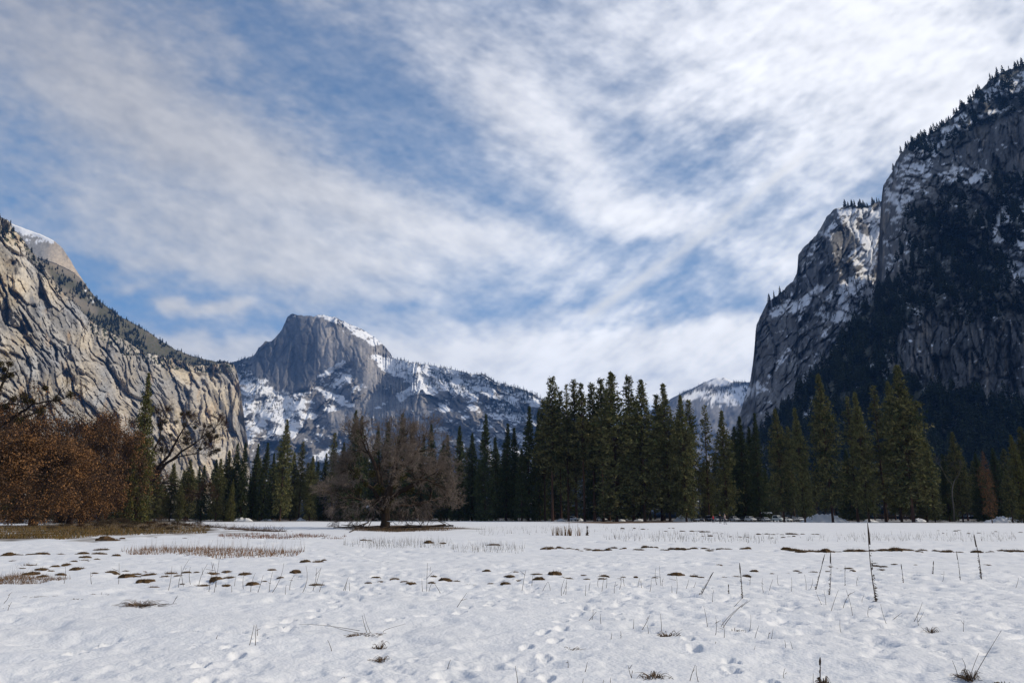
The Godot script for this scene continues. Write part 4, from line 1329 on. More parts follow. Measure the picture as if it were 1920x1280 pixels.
func leaves_at(g: Grower, each: int, size: float, reach: float, a: Color, b: Color, share: float) -> Soup:
	var s := Soup.new()
	var rng := g.rng
	var gaps := noise(int(g.rng.seed % 1000), 0.28, 2)
	for t in g.tips:
		# dry leaves hang on in tufts, with bare twigs between
		if gaps.get_noise_3dv(t[0]) < 0.32 - share + rng.randfn() * 0.06: continue
		var hue := clampf(0.5 + 1.3 * gaps.get_noise_3dv(t[0] * 2.0 + Vector3(40, 0, 0)), 0.0, 1.0)
		for k in each:
			var p: Vector3 = t[0] + Vector3(rng.randfn(), rng.randfn(), rng.randfn()) * reach
			if p.y < 0.1: continue
			var u := Vector3(rng.randfn(), rng.randfn(), rng.randfn()).normalized() * size * rng.randf_range(0.6, 1.2)
			var w := u.cross(Vector3(rng.randfn(), rng.randfn(), rng.randfn())).normalized() * size * 0.42
			var c := a.lerp(b, clampf(hue + rng.randfn(0.0, 0.25), 0.0, 1.0)) * rng.randf_range(0.7, 1.25)
			c.a = 1.0
			s.quad(p - u * 0.5, p + w, p + u * 0.6, p - w, c)
	return s

func clumps_at(g: Grower, spots: Array, radius: float, each: int, a: Color, b: Color) -> Soup:
	var s := Soup.new()
	var rng := g.rng
	for p0 in spots:
		var r := radius * rng.randf_range(0.6, 1.3)
		for k in each:
			var v := Vector3(rng.randfn(), rng.randfn(), rng.randfn())
			var p: Vector3 = p0 + v.normalized() * r * pow(rng.randf(), 0.5)
			var u := Vector3(rng.randfn(), rng.randfn(), rng.randfn()).normalized() * 0.2
			var w := u.cross(Vector3(rng.randfn(), rng.randfn(), rng.randfn())).normalized() * 0.08
			var c := a.lerp(b, rng.randf()) * rng.randf_range(0.8, 1.2)
			c.a = 1.0
			s.tri(p - w, p + u, p + w, c)
	return s

# limbs given as photograph pixels in a plane at the tree's distance: [[px, py, radius, depth offset], ...]
func limb(g: Grower, foot: Vector3, points: Array, col: Color) -> Array:
	var out := []
	for a in points:
		out.append(at_depth(a[0], a[1], -foot.z + a[3]) - foot)
	for k in range(1, out.size()):
		var c := col * g.rng.randf_range(0.8, 1.2)
		c.a = 1.0
		var mid: Vector3 = (out[k - 1] + out[k]) * 0.5 + Vector3(g.rng.randfn(), g.rng.randfn(), g.rng.randfn()) * (out[k] - out[k - 1]).length() * 0.04
		var rm: float = (points[k - 1][2] + points[k][2]) * 0.5
		g.wood.tube(out[k - 1], mid, points[k - 1][2], rm, 8, c)
		g.wood.tube(mid, out[k], rm, points[k][2], 8, c)
	return out

func make_broadleaf() -> void:
	mat.wood = tinted(0.95, 0.2)
	mat.leaf = tinted(0.8, 0.3)
	mat.leaf.backlight_enabled = true
	mat.leaf.backlight = Color(0.35, 0.25, 0.12)
	var t: Node3D
	var g: Grower
	# the big bare tree alone in the meadow
	var foot := on_ground(722, 990)
	var bark := Color(0.050, 0.036, 0.026)
	g = grower(501, [4, 5, 5, 5, 5], 0.05, 0.62, 0.68, 0.019, bark, Color(0.225, 0.18, 0.145))
	var starts := []
	for a in [[[[720, 992, 0.62, 0], [722, 960, 0.5, 0], [727, 925, 0.42, 0.2], [738, 890, 0.32, 0.5], [745, 850, 0.22, 0.6]], 3],
			[[[727, 935, 0.34, 0], [752, 918, 0.3, -1], [778, 905, 0.24, -1.5], [800, 895, 0.16, -2]], 3],
			[[[722, 950, 0.3, 0], [700, 915, 0.25, 0.8], [675, 895, 0.18, 1.5]], 3],
			[[[724, 930, 0.3, 0.5], [705, 880, 0.24, 1.5], [690, 845, 0.16, 2.5]], 3],
			[[[736, 900, 0.26, 0.4], [765, 860, 0.2, 1.5], [785, 840, 0.14, 2.5]], 3],
			[[[724, 940, 0.26, -0.5], [735, 905, 0.2, -3], [745, 880, 0.14, -4.5]], 3],
			[[[722, 945, 0.26, 0.5], [716, 910, 0.2, 3], [712, 880, 0.14, 4.5]], 2],
			[[[722, 955, 0.2, 0], [690, 938, 0.16, -2], [660, 930, 0.1, -3]], 2], [[[730, 945, 0.2, 0], [775, 945, 0.15, 2], [810, 935, 0.1, 3]], 2]]:
		var pts := limb(g, foot, a[0], bark)
		for k in a[1]:
			starts.append([pts[pts.size() - 1], (pts[pts.size() - 1] - pts[pts.size() - 2]).normalized()])
		starts.append([pts[pts.size() - 2], (pts[pts.size() - 1] - pts[pts.size() - 2]).normalized()])
	for s in starts:
		var d: Vector3 = s[1]
		d = (d + Vector3(g.rng.randfn(), g.rng.randfn() * 0.8, g.rng.randfn()) * 0.55).normalized()
		g.branch(s[0], d, 2.05, 0.11, 1)
	# long twigs that hang nearly to the ground all round
	g.up = -0.55
	for k in 24:
		var an := TAU * (k + g.rng.randf()) / 24.0
		var p := Vector3(cos(an) * g.rng.randf_range(2.6, 4.6), g.rng.randf_range(2.0, 4.6), sin(an) * g.rng.randf_range(2.6, 4.4))
		g.branch(p, Vector3(cos(an), -0.15, sin(an)).normalized(), 1.5, 0.05, 2)
	t = thing("bare_tree", foot - Vector3(0, 0.1, 0), "big spreading bare tree with a round mass of twigs alone on the snow", "tree")
	t.scale = Vector3(0.95, 0.98, 0.95)
	obj("trunk", g.wood.mesh(true), mat.wood, t)
	obj("crown", g.twig.mesh(), mat.wood, t)
	obj("moss", clumps_at(g, [Vector3(0.5, 3.2, 0), Vector3(1.0, 5.0, 0.4), Vector3(-2.4, 5.2, 1.2), Vector3(-3.3, 4.4, 1.0), Vector3(2.6, 4.6, -1.4), Vector3(-0.8, 4.6, 0.8), Vector3(-1.6, 6.4, 1.4), Vector3(2.0, 6.2, 1.0), Vector3(-3.8, 6.6, 0.0), Vector3(0.4, 7.6, 0.6)], 0.55, 170, Color(0.085, 0.07, 0.018), Color(0.05, 0.05, 0.02)).mesh(), mat.leaf, t)
	print("bare tree twigs ", g.twig.v.size() / 3)
	# broken branches lying under it
	for a in [[[625, 990], [665, 993], [690, 985]], [[640, 984], [690, 992], [715, 988]], [[655, 998], [680, 990], [700, 978]], [[740, 990], [790, 992], [835, 991]], [[760, 984], [800, 990], [850, 990]], [[690, 995], [730, 993], [770, 990]]]:
		var b0 := on_ground(a[0][0], a[0][1])
		g = grower(int(a[0][0]), [4, 3, 3], 0.15, 0.6, 0.6, 0.015, Color(0.045, 0.033, 0.026), Color(0.05, 0.037, 0.028))
		var last := Vector3(0, 0.1, 0)
		for k in [1, 2]:
			var q := on_ground(a[k][0], a[k][1]) - b0
			q.y = 0.25 + 0.25 * g.rng.randf()
			g.wood.tube(last, q, 0.03 + 0.02 * k, 0.05 + 0.02 * k, 6, Color(0.045, 0.033, 0.026))
			g.branch(q, ((last - q).normalized() + Vector3(g.rng.randfn() * 0.6, 0.35, g.rng.randfn() * 0.6)).normalized(), 1.6, 0.05, 0)
			last = q
		t = thing("fallen_branch", b0 - Vector3(0, 0.05, 0), "dark broken branch lying on the snow under the big bare tree", "branch", "broken branches under the bare tree")
		obj("limb", g.wood.mesh(), mat.wood, t)
		obj("twig", g.twig.mesh(), mat.wood, t)
	# the leaning oak at the left, hung with clumps of mistletoe
	foot = on_ground(254, 978)
	bark = Color(0.040, 0.029, 0.021)
	g = grower(502, [4, 6, 5, 5], 0.2, 0.5, 0.66, 0.042, bark, Color(0.085, 0.052, 0.035))
	starts = []
	for a in [[[254, 980, 1.0, 0], [262, 950, 0.85, 0], [272, 925, 0.72, 0], [284, 900, 0.58, 0], [300, 870, 0.42, 0], [325, 835, 0.28, 0], [345, 800, 0.16, 0]],
			[[284, 902, 0.48, 0], [310, 868, 0.38, -2], [340, 845, 0.28, -3], [375, 822, 0.14, -4], [400, 805, 0.08, -4]],
			[[272, 925, 0.4, 0], [275, 890, 0.33, 1], [285, 850, 0.25, 2], [300, 815, 0.12, 3], [305, 790, 0.08, 3]],
			[[300, 872, 0.24, 0], [335, 855, 0.18, 2], [365, 850, 0.14, 3], [385, 835, 0.08, 3]],
			[[268, 930, 0.22, 0], [262, 890, 0.18, -2], [250, 850, 0.12, -3], [258, 815, 0.08, -3]],
			[[286, 900, 0.24, 0], [320, 905, 0.16, 1], [345, 915, 0.1, 2], [370, 925, 0.07, 2]]]:
		for q in a: q[2] *= 1.3
		var pts := limb(g, foot, a, bark)
		for k in range(2, pts.size()):
			for r in 3 + int(k == pts.size() - 1) * 2: starts.append([pts[k], (pts[k] - pts[k - 1]).normalized()])
	for s in starts:
		g.branch(s[0], (s[1] + Vector3(g.rng.randfn(), g.rng.randfn() + 0.3, g.rng.randfn()) * 0.6).normalized(), 3.0, 0.11, 1)
	t = thing("leaning_oak", foot - Vector3(0, 0.2, 0), "leaning dark oak, nearly leafless, fanning out over the snow beside the brown oaks", "tree")
	obj("trunk", g.wood.mesh(true), mat.wood, t)
	obj("crown", g.twig.mesh(), mat.wood, t)
	var hung := []
	for a in [[345, 795], [352, 810], [330, 790], [365, 800], [390, 815], [400, 808], [300, 795], [310, 790], [375, 840], [350, 830], [270, 830], [255, 822], [385, 830], [320, 815], [340, 775]]:
		hung.append(at_depth(a[0], a[1], -foot.z + g.rng.randf_range(-3.0, 3.0)) - foot)
	for k in 26: hung.append(g.tips[g.rng.randi() % g.tips.size()][0])
	obj("mistletoe", clumps_at(g, hung, 0.95, 420, Color(0.05, 0.034, 0.012), Color(0.032, 0.03, 0.012)).mesh(), mat.leaf, t)
	# brown-leaved oaks
	var rust := Color(0.25, 0.125, 0.048)
	var brown := Color(0.070, 0.044, 0.028)
	var shapes := []
	for v in 3:
		g = grower(510 + v, [5, 5, 5, 4, 5], 0.12, 0.62, 0.73, 0.018, Color(0.035, 0.026, 0.02), Color(0.085, 0.055, 0.038))
		g.branch(Vector3(0, -0.3, 0), Vector3([0.25, -0.2, 0.1][v], 1, 0.1).normalized(), 3.6, 0.55, 0)
		g.up = -0.3
		for k in 12:
			var an := TAU * (k + g.rng.randf()) / 12.0
			g.branch(Vector3(cos(an) * 1.5, g.rng.randf_range(3.0, 5.0), sin(an) * 1.5), Vector3(cos(an), 0.1, sin(an)).normalized(), 2.6, 0.1, 2)
		shapes.append([g.wood.mesh(true), g.twig.mesh(), leaves_at(g, 9, 0.17, 0.26, rust, brown, [0.34, 0.30, 0.12][v]).mesh()])
		var top := 0.0
		for tp in g.tips: top = maxf(top, tp[0].y)
		shapes[v].append(top)
		print("oak ", v, " tips ", g.tips.size(), " top ", top)
	# [shape, px, py, tip, width, turn, label]
	for a in [[0, 60, 985, 810, 0.95, 0.3, "rust-leaved oak at the front of the brown oaks, thick trunk leaning"], [1, 128, 984, 805, 0.8, 1.9, "brown oak in the middle of the thicket with dense dry leaves"], [0, 158, 980, 830, 0.62, 4.0, "rust-leaved oak between the leaning oak and the brown thicket"], [1, -25, 988, 770, 1.1, 2.5, "dark brown oak at the outer end of the oak thicket"],
			[2, 110, 981, 735, 0.95, 0.9, "tall half-bare brown oak rising behind the rust-leaved oaks"], [2, 30, 981, 715, 0.9, 3.6, "tall thin-leaved oak with open twigs behind the thicket"], [2, 188, 981, 765, 0.6, 5.2, "half-bare brown oak below the tall yellow-green cedar"], [0, 150, 981, 872, 0.9, 5.6, "low rust-leaved oak sapling in the oak thicket"], [2, 222, 978, 790, 0.45, 2.0, "half-bare greyish oak behind the leaning oak"], [2, 250, 976.6, 790, 0.5, 3.3, "thin half-bare oak standing right before the tall yellow-green cedar"]]:
		var p := on_ground(a[1], a[2])
		var tall: float = at_depth(a[1], a[3], -p.z).y - p.y
		t = thing("oak_tree", p, a[6], "tree", "brown oaks at the left of the meadow")
		var s: float = tall / shapes[a[0]][3]
		obj("trunk", shapes[a[0]][0], mat.wood, t)
		obj("branches", shapes[a[0]][1], mat.wood, t)
		obj("foliage", shapes[a[0]][2], mat.leaf, t)
		t.rotation.y = a[5]
		t.scale = Vector3(s * a[4], s, s * a[4])
	# the mossy tree whose boughs reach in at the left edge
	foot = on_ground(-48, 986)
	g = grower(530, [4, 4, 4, 3], 0.15, 0.55, 0.64, 0.016, Color(0.034, 0.026, 0.02), Color(0.07, 0.045, 0.03))
	starts = []
	for a in [[[-48, 990, 0.7, 0], [-45, 900, 0.55, 0], [-30, 830, 0.4, 0], [-12, 760, 0.28, 0], [5, 715, 0.18, 0], [15, 690, 0.1, 0]],
			[[-42, 860, 0.3, 0], [0, 795, 0.26, -1], [30, 775, 0.2, -1.5], [60, 755, 0.14, -2], [95, 748, 0.1, -2], [125, 742, 0.06, -2]],
			[[-30, 830, 0.22, 0], [20, 790, 0.16, 2], [70, 770, 0.1, 3], [110, 735, 0.06, 3]],
			[[-14, 765, 0.16, 0], [10, 755, 0.12, 1], [40, 758, 0.07, 1]]]:
		var pts := limb(g, foot, a, Color(0.034, 0.026, 0.02))
		for k in range(1, pts.size()):
			for r in 3: starts.append([pts[k], (pts[k] - pts[k - 1]).normalized()])
	for s in starts:
		g.branch(s[0], (s[1] + Vector3(g.rng.randfn(), g.rng.randfn() + 0.2, g.rng.randfn()) * 0.6).normalized(), 1.5, 0.06, 1)
	hung = []
	for a in [[8, 690], [18, 680], [5, 705], [45, 740], [48, 748], [25, 745], [10, 760], [75, 768], [85, 725], [105, 745], [130, 738], [35, 785], [60, 750], [0, 680], [20, 700]]:
		hung.append(at_depth(a[0], a[1], -foot.z + g.rng.randf_range(-2.0, 2.0)) - foot)
	t = thing("mossy_oak", foot - Vector3(0, 0.2, 0), "bare oak with dark mossy boughs reaching over the brown thicket", "tree")
	obj("trunk", g.wood.mesh(true), mat.wood, t)
	obj("crown", g.twig.mesh(), mat.wood, t)
	obj("moss", clumps_at(g, hung, 0.62, 230, Color(0.055, 0.05, 0.012), Color(0.05, 0.032, 0.014)).mesh(), mat.leaf, t)
	# low bare shrubs
	var brush := []
	for v in 3:
		g = grower(540 + v, [4, 4, 4], 0.12, 0.5, 0.7, 0.018, Color(0.06, 0.045, 0.035), [Color(0.115, 0.085, 0.07), Color(0.085, 0.05, 0.032), Color(0.10, 0.075, 0.05)][v])
		for k in 14:
			var an := TAU * (k + g.rng.randf()) / 14.0
			g.branch(Vector3(cos(an) * 0.15, -0.1, sin(an) * 0.15), Vector3(cos(an) * g.rng.randf_range(0.3, 1.0), 1.0, sin(an) * g.rng.randf_range(0.3, 1.0)).normalized(), 0.9, 0.03, 0)
		var top := 0.0
		for tp in g.tips: top = maxf(top, tp[0].y)
		brush.append([g.wood.mesh(), g.twig.mesh(), top])
	var rng := RandomNumberGenerator.new()
	rng.seed = 5
	var list := [[1788, 978, 935, 0, 1.0, "round grey leafless bush at the meadow edge near the rust-coloured tree", ""]]
	for a in [[200, 990, 972], [225, 986, 968], [250, 990, 975], [280, 988, 974], [305, 992, 978], [330, 988, 975], [350, 992, 979], [370, 986, 976], [235, 995, 982], [270, 996, 984], [320, 997, 985], [180, 992, 978], [150, 992, 980], [120, 990, 980], [95, 994, 984], [388, 990, 982], [345, 980, 970], [300, 979, 968]]:
		list.append([a[0], a[1], a[2], 1 + rng.randi() % 2, 1.5, "low brown bush on the grassy patch below the leaning oak", "low bushes on the grassy patch"])
	for x in [470, 490, 505, 522, 540, 556, 572, 590, 610, 630]:
		list.append([x + rng.randf_range(-5, 5), 975.5, 968 + rng.randf_range(-1.5, 1.5), 1, 2.0, "reddish-brown bush in the low hedge of bushes at the far side of the snow", "far hedge of bushes"])
	for x in [1838, 1850, 1866, 1880, 1895, 1908]:
		list.append([x, 975.0, 962 + rng.randf_range(-3, 3), 0, 0.7, "thin leafless sapling on the snow bank beside the rust-coloured tree", "saplings beside the rust-coloured tree"])
	for x in [1655, 1672, 1700, 1725]:
		list.append([x, 975.5, 962 + rng.randf_range(-3, 3), 2, 0.8, "straggly bush between the trunks of the bushy pines", "bushes among the bushy pines"])
	for a in list:
		var p := on_ground(a[0], a[1])
		var s: float = (at_depth(a[0], a[2], -p.z).y - p.y) / brush[a[3]][2]
		t = thing("leafless_bush", p, a[5], "bush", a[6])
		obj("stem", brush[a[3]][0], mat.wood, t)
		obj("twigs", brush[a[3]][1], mat.wood, t)
		t.rotation.y = rng.randf() * TAU
		t.scale = Vector3(s * a[4], s, s * a[4])
	# a pale dead snag leaning out of the bushy pines
	foot = on_distance(1790, 268)
	g = grower(560, [3, 4, 3], 0.3, 0.5, 0.65, 0.03, Color(0.11, 0.10, 0.085), Color(0.11, 0.10, 0.085))
	for a in [[[1790, 976, 0.22, 0], [1786, 930, 0.18, 0], [1790, 900, 0.14, 0], [1800, 885, 0.09, 0]], [[1788, 910, 0.1, 0], [1774, 892, 0.07, 0], [1768, 880, 0.05, 0]]]:
		var pts := limb(g, foot, a, Color(0.11, 0.10, 0.085))
		for k in 3: g.branch(pts[pts.size() - 1], ((pts[pts.size() - 1] - pts[pts.size() - 2]).normalized() + Vector3(g.rng.randfn(), 0.4, g.rng.randfn()) * 0.3).normalized(), 2.0, 0.05, 0)
	t = thing("dead_snag", foot - Vector3(0, 0.2, 0), "pale dead tree with bare crooked branches beside the bushy pines", "tree")
	obj("trunk", g.wood.mesh(true), mat.wood, t)
	obj("twigs", g.twig.mesh(), mat.wood, t)

# ---------------------------------------------------------------- things on the meadow
func mound_mesh(sd: int, tall: float) -> ArrayMesh:
	# a lumpy low heap of earth one metre across with bent grass on it
	var n := noise(sd, 1.6, 3)
	var rng := RandomNumberGenerator.new()
	rng.seed = sd
	var s := Soup.new()
	var rings := 6
	var turns := 14
	var grid := []
	for j in rings + 1:
		var row := []
		for i in turns:
			var a := TAU * i / turns
			var r := 0.5 * sin(PI * 0.5 * j / rings) * (1.0 + 0.9 * n.get_noise_2d(cos(a) * 0.9, sin(a) * 0.9))
			var h := tall * (cos(PI * 0.5 * j / rings) + 0.35 * n.get_noise_3d(cos(a) * r * 4.0, 3.0, sin(a) * r * 4.0) * sin(PI * j / rings)) - 0.12 * float(j == rings)
			row.append(Vector3(cos(a) * r, h, sin(a) * r))
		grid.append(row)
	for j in rings:
		for i in turns:
			var k := (i + 1) % turns
			var c := Color(0.062, 0.040, 0.024).lerp(Color(0.125, 0.080, 0.040), clampf(0.5 + n.get_noise_2d(i * 0.7, j * 0.9), 0.0, 1.0)) * rng.randf_range(0.8, 1.2)
			c.a = 1.0
			s.quad(grid[j][i], grid[j + 1][i], grid[j + 1][k], grid[j][k], c)
	for b in 110:
		var a := rng.randf() * TAU
		var r := 0.45 * sqrt(rng.randf())
		var p := Vector3(cos(a) * r, tall * cos(r * 2.6) * 0.9, sin(a) * r)
		var d := Vector3(cos(a) * 0.8 + rng.randfn() * 0.4, rng.randf_range(0.1, 0.7), sin(a) * 0.8 + rng.randfn() * 0.4).normalized() * rng.randf_range(0.12, 0.3)
		var w := d.cross(Vector3.UP).normalized() * 0.015
		var c := Color(0.14, 0.09, 0.045) * rng.randf_range(0.6, 1.3)
		c.a = 1.0
		s.tri(p - w, p + d, p + w, c)
	return s.mesh()

func make_mounds() -> void:
	mat.earth = tinted(1.0, 0.15)
	var shapes := []
	for k in 5: shapes.append(mound_mesh(600 + k, [0.20, 0.26, 0.32, 0.16, 0.22][k]))
	var rng := RandomNumberGenerator.new()
	rng.seed = 61
	# [origin x of the list, label, group, width in pixels, pairs of offsets]; offsets are in a view enlarged 3.765 times from (origin, 940)
	var left_label := "brown earth mound poking out of the snow in the scatter before the grassy patch"
	var mid_label := "brown earth mound in the broken row across the middle of the meadow"
	var far_label := "brown earth mound in the long straight row towards the back of the meadow"
	var back_label := "tiny dark mound in the cluster of mounds nearest the parked cars"
	for a in [[0, left_label, "scattered mounds before the grassy patch", 17, [90, 378, 140, 376, 200, 378, 230, 374, 290, 374, 425, 374, 545, 377, 580, 378, 660, 374, 690, 372, 700, 346, 735, 346, 820, 387, 600, 402, 590, 421, 680, 411, 85, 432, 150, 467, 205, 451, 390, 462, 470, 446, 520, 432, 535, 482, 565, 478, 665, 503, 780, 496, 815, 499, 885, 486, 890, 516, 960, 491, 965, 521, 1040, 504, 1075, 502, 1005, 554, 1050, 543, 1080, 577, 1010, 482, 1200, 502, 1255, 517, 1320, 502, 1385, 502, 1490, 506, 1165, 527, 1285, 571, 1335, 584, 1420, 582, 1445, 579, 1390, 560, 1520, 542, 1600, 497, 1595, 577, 1730, 512, 1620, 536, 1775, 577, 300, 492, 350, 492, 230, 510, 425, 512, 305, 522, 290, 488, 860, 256, 790, 270, 690, 265, 740, 268, 1095, 250, 1300, 257, 40, 385, 60, 372, 870, 252]],
			[480, mid_label, "mounds in the row across the middle", 15, [110, 485, 60, 557, 170, 537, 280, 504, 310, 524, 415, 570, 445, 574, 480, 411, 350, 427, 640, 552, 555, 598, 845, 531, 880, 561, 980, 540, 1045, 562, 1090, 573, 1170, 549, 1240, 568, 1330, 541, 1250, 525, 1415, 553, 1465, 546, 1490, 577, 1545, 581, 1630, 493, 1655, 561, 1760, 576, 1790, 530, 790, 570, 1215, 292, 1235, 291, 1320, 289, 1665, 306, 1700, 306, 800, 267, 760, 264, 430, 428, 455, 415]],
			[960, mid_label, "mounds in the row across the middle", 17, [0, 532, 50, 553, 175, 517, 195, 556, 305, 517, 365, 535, 395, 533, 505, 520, 530, 552, 635, 547, 650, 524, 760, 546, 785, 532, 875, 538, 1010, 537, 1160, 520, 1290, 526, 1340, 531, 1500, 522, 1590, 520, 1660, 514, 1715, 487, 1465, 446, 20, 498]],
			[960, far_label, "mounds in the far row", 10, [220, 337, 240, 325, 270, 331, 330, 327, 370, 332, 430, 331, 470, 341, 520, 329, 545, 336, 600, 340, 650, 334, 690, 323, 770, 332, 880, 337, 940, 323, 985, 326, 1065, 340, 1130, 335, 1170, 338, 1215, 341, 1250, 334, 1355, 332, 1390, 341, 1420, 334, 1480, 331, 1640, 331]],
			[1440, far_label, "mounds in the far row", 15, [130, 339, 185, 341, 215, 350, 300, 347, 345, 342, 350, 352, 410, 351, 455, 337, 570, 340, 650, 338, 695, 341, 770, 340, 795, 338, 865, 334, 915, 341, 970, 333, 1050, 342, 1090, 334, 1180, 336, 1250, 341, 1335, 342, 1475, 341, 1560, 343, 1630, 335, 1690, 337, 1740, 337, 1800, 345]],
			[1440, "small brown mound in the loose scatter round the tallest dead stalk", "mounds round the tallest stalk", 11, [265, 461, 275, 481, 325, 497, 425, 491, 440, 456, 490, 471, 520, 488, 575, 474, 600, 491, 765, 436, 820, 456, 805, 478, 900, 445, 1045, 467, 1045, 451, 30, 500, 140, 499, 200, 486, 230, 499, 1545, 431, 760, 445]],
			[960, back_label, "mounds nearest the parked cars", 7, [1085, 209, 1200, 205, 1218, 206, 1270, 208, 1300, 206, 1320, 206, 1345, 211, 1380, 211, 1430, 216, 1447, 216, 1485, 219, 1345, 238, 1400, 238, 1480, 238, 1545, 238, 1610, 239, 1665, 241, 1740, 229, 1770, 224, 1800, 226, 780, 186, 865, 185, 925, 190, 960, 191, 1110, 181, 1140, 181]],
			[1440, back_label, "mounds nearest the parked cars", 7, [10, 226, 40, 229, 70, 223, 100, 229, 140, 223, 160, 226, 185, 226, 215, 229, 245, 226, 30, 246, 110, 246, 150, 241, 185, 241, 320, 226, 350, 226]],
			[1440, "tiny dark mound on the snow before the round grey bush", "mounds before the grey bush", 5, [1240, 219, 1205, 200, 1265, 195, 1325, 203, 1350, 198, 1490, 218, 1590, 217, 1610, 207, 1785, 212, 1420, 219]]]:
		var spots: Array = a[4].duplicate()
		if a[1] == far_label:
			# smaller clods fill the gaps of the far row
			for k in range(0, a[4].size(), 2): spots.append_array([a[4][k] + rng.randf_range(18.0, 40.0), a[4][k + 1] + rng.randf_range(-3.0, 4.0)])
		for k in range(0, spots.size(), 2):
			var px: float = a[0] + spots[k] / 3.765
			var py: float = 940.0 + (spots[k + 1] + 6.0) / 3.765
			var p := on_ground(px, py)
			var wide: float = a[3] * rng.randf_range(0.6, 1.5) * -p.z / FOCAL
			if py < 1012.0 and a[3] > 10: wide *= 0.45
			var o := obj("earth_mound", shapes[rng.randi() % 5], mat.earth)
			o.position = p - Vector3(0, 0.02, 0)
			o.rotation.y = rng.randf() * TAU
			o.scale = Vector3(wide, wide * rng.randf_range(0.7, 1.15), wide * rng.randf_range(0.7, 1.3))
			tag(o, a[1], "mound", a[2])

# ---------------------------------------------------------------- dry stalks
func stalk(s: Soup, foot: Vector3, tip: Vector3, radius: float, col: Color, rng: RandomNumberGenerator, bend := 0.03) -> void:
	var last := foot
	var side := Vector3(rng.randfn(), rng.randfn() * 0.3, rng.randfn()) * (tip - foot).length() * bend
	for k in range(1, 5):
		var t := k / 4.0
		var q := foot.lerp(tip, t) + side * sin(PI * t)
		s.tube(last, q, radius * (1.0 - 0.6 * (k - 1) / 4.0), radius * (1.0 - 0.6 * t), 4, col)
		last = q

func pixel_stalk(bx: float, by: float, tx: float, ty: float) -> Array:
	var foot := on_ground(bx, by)
	return [foot, at_depth(tx, ty, -foot.z)]

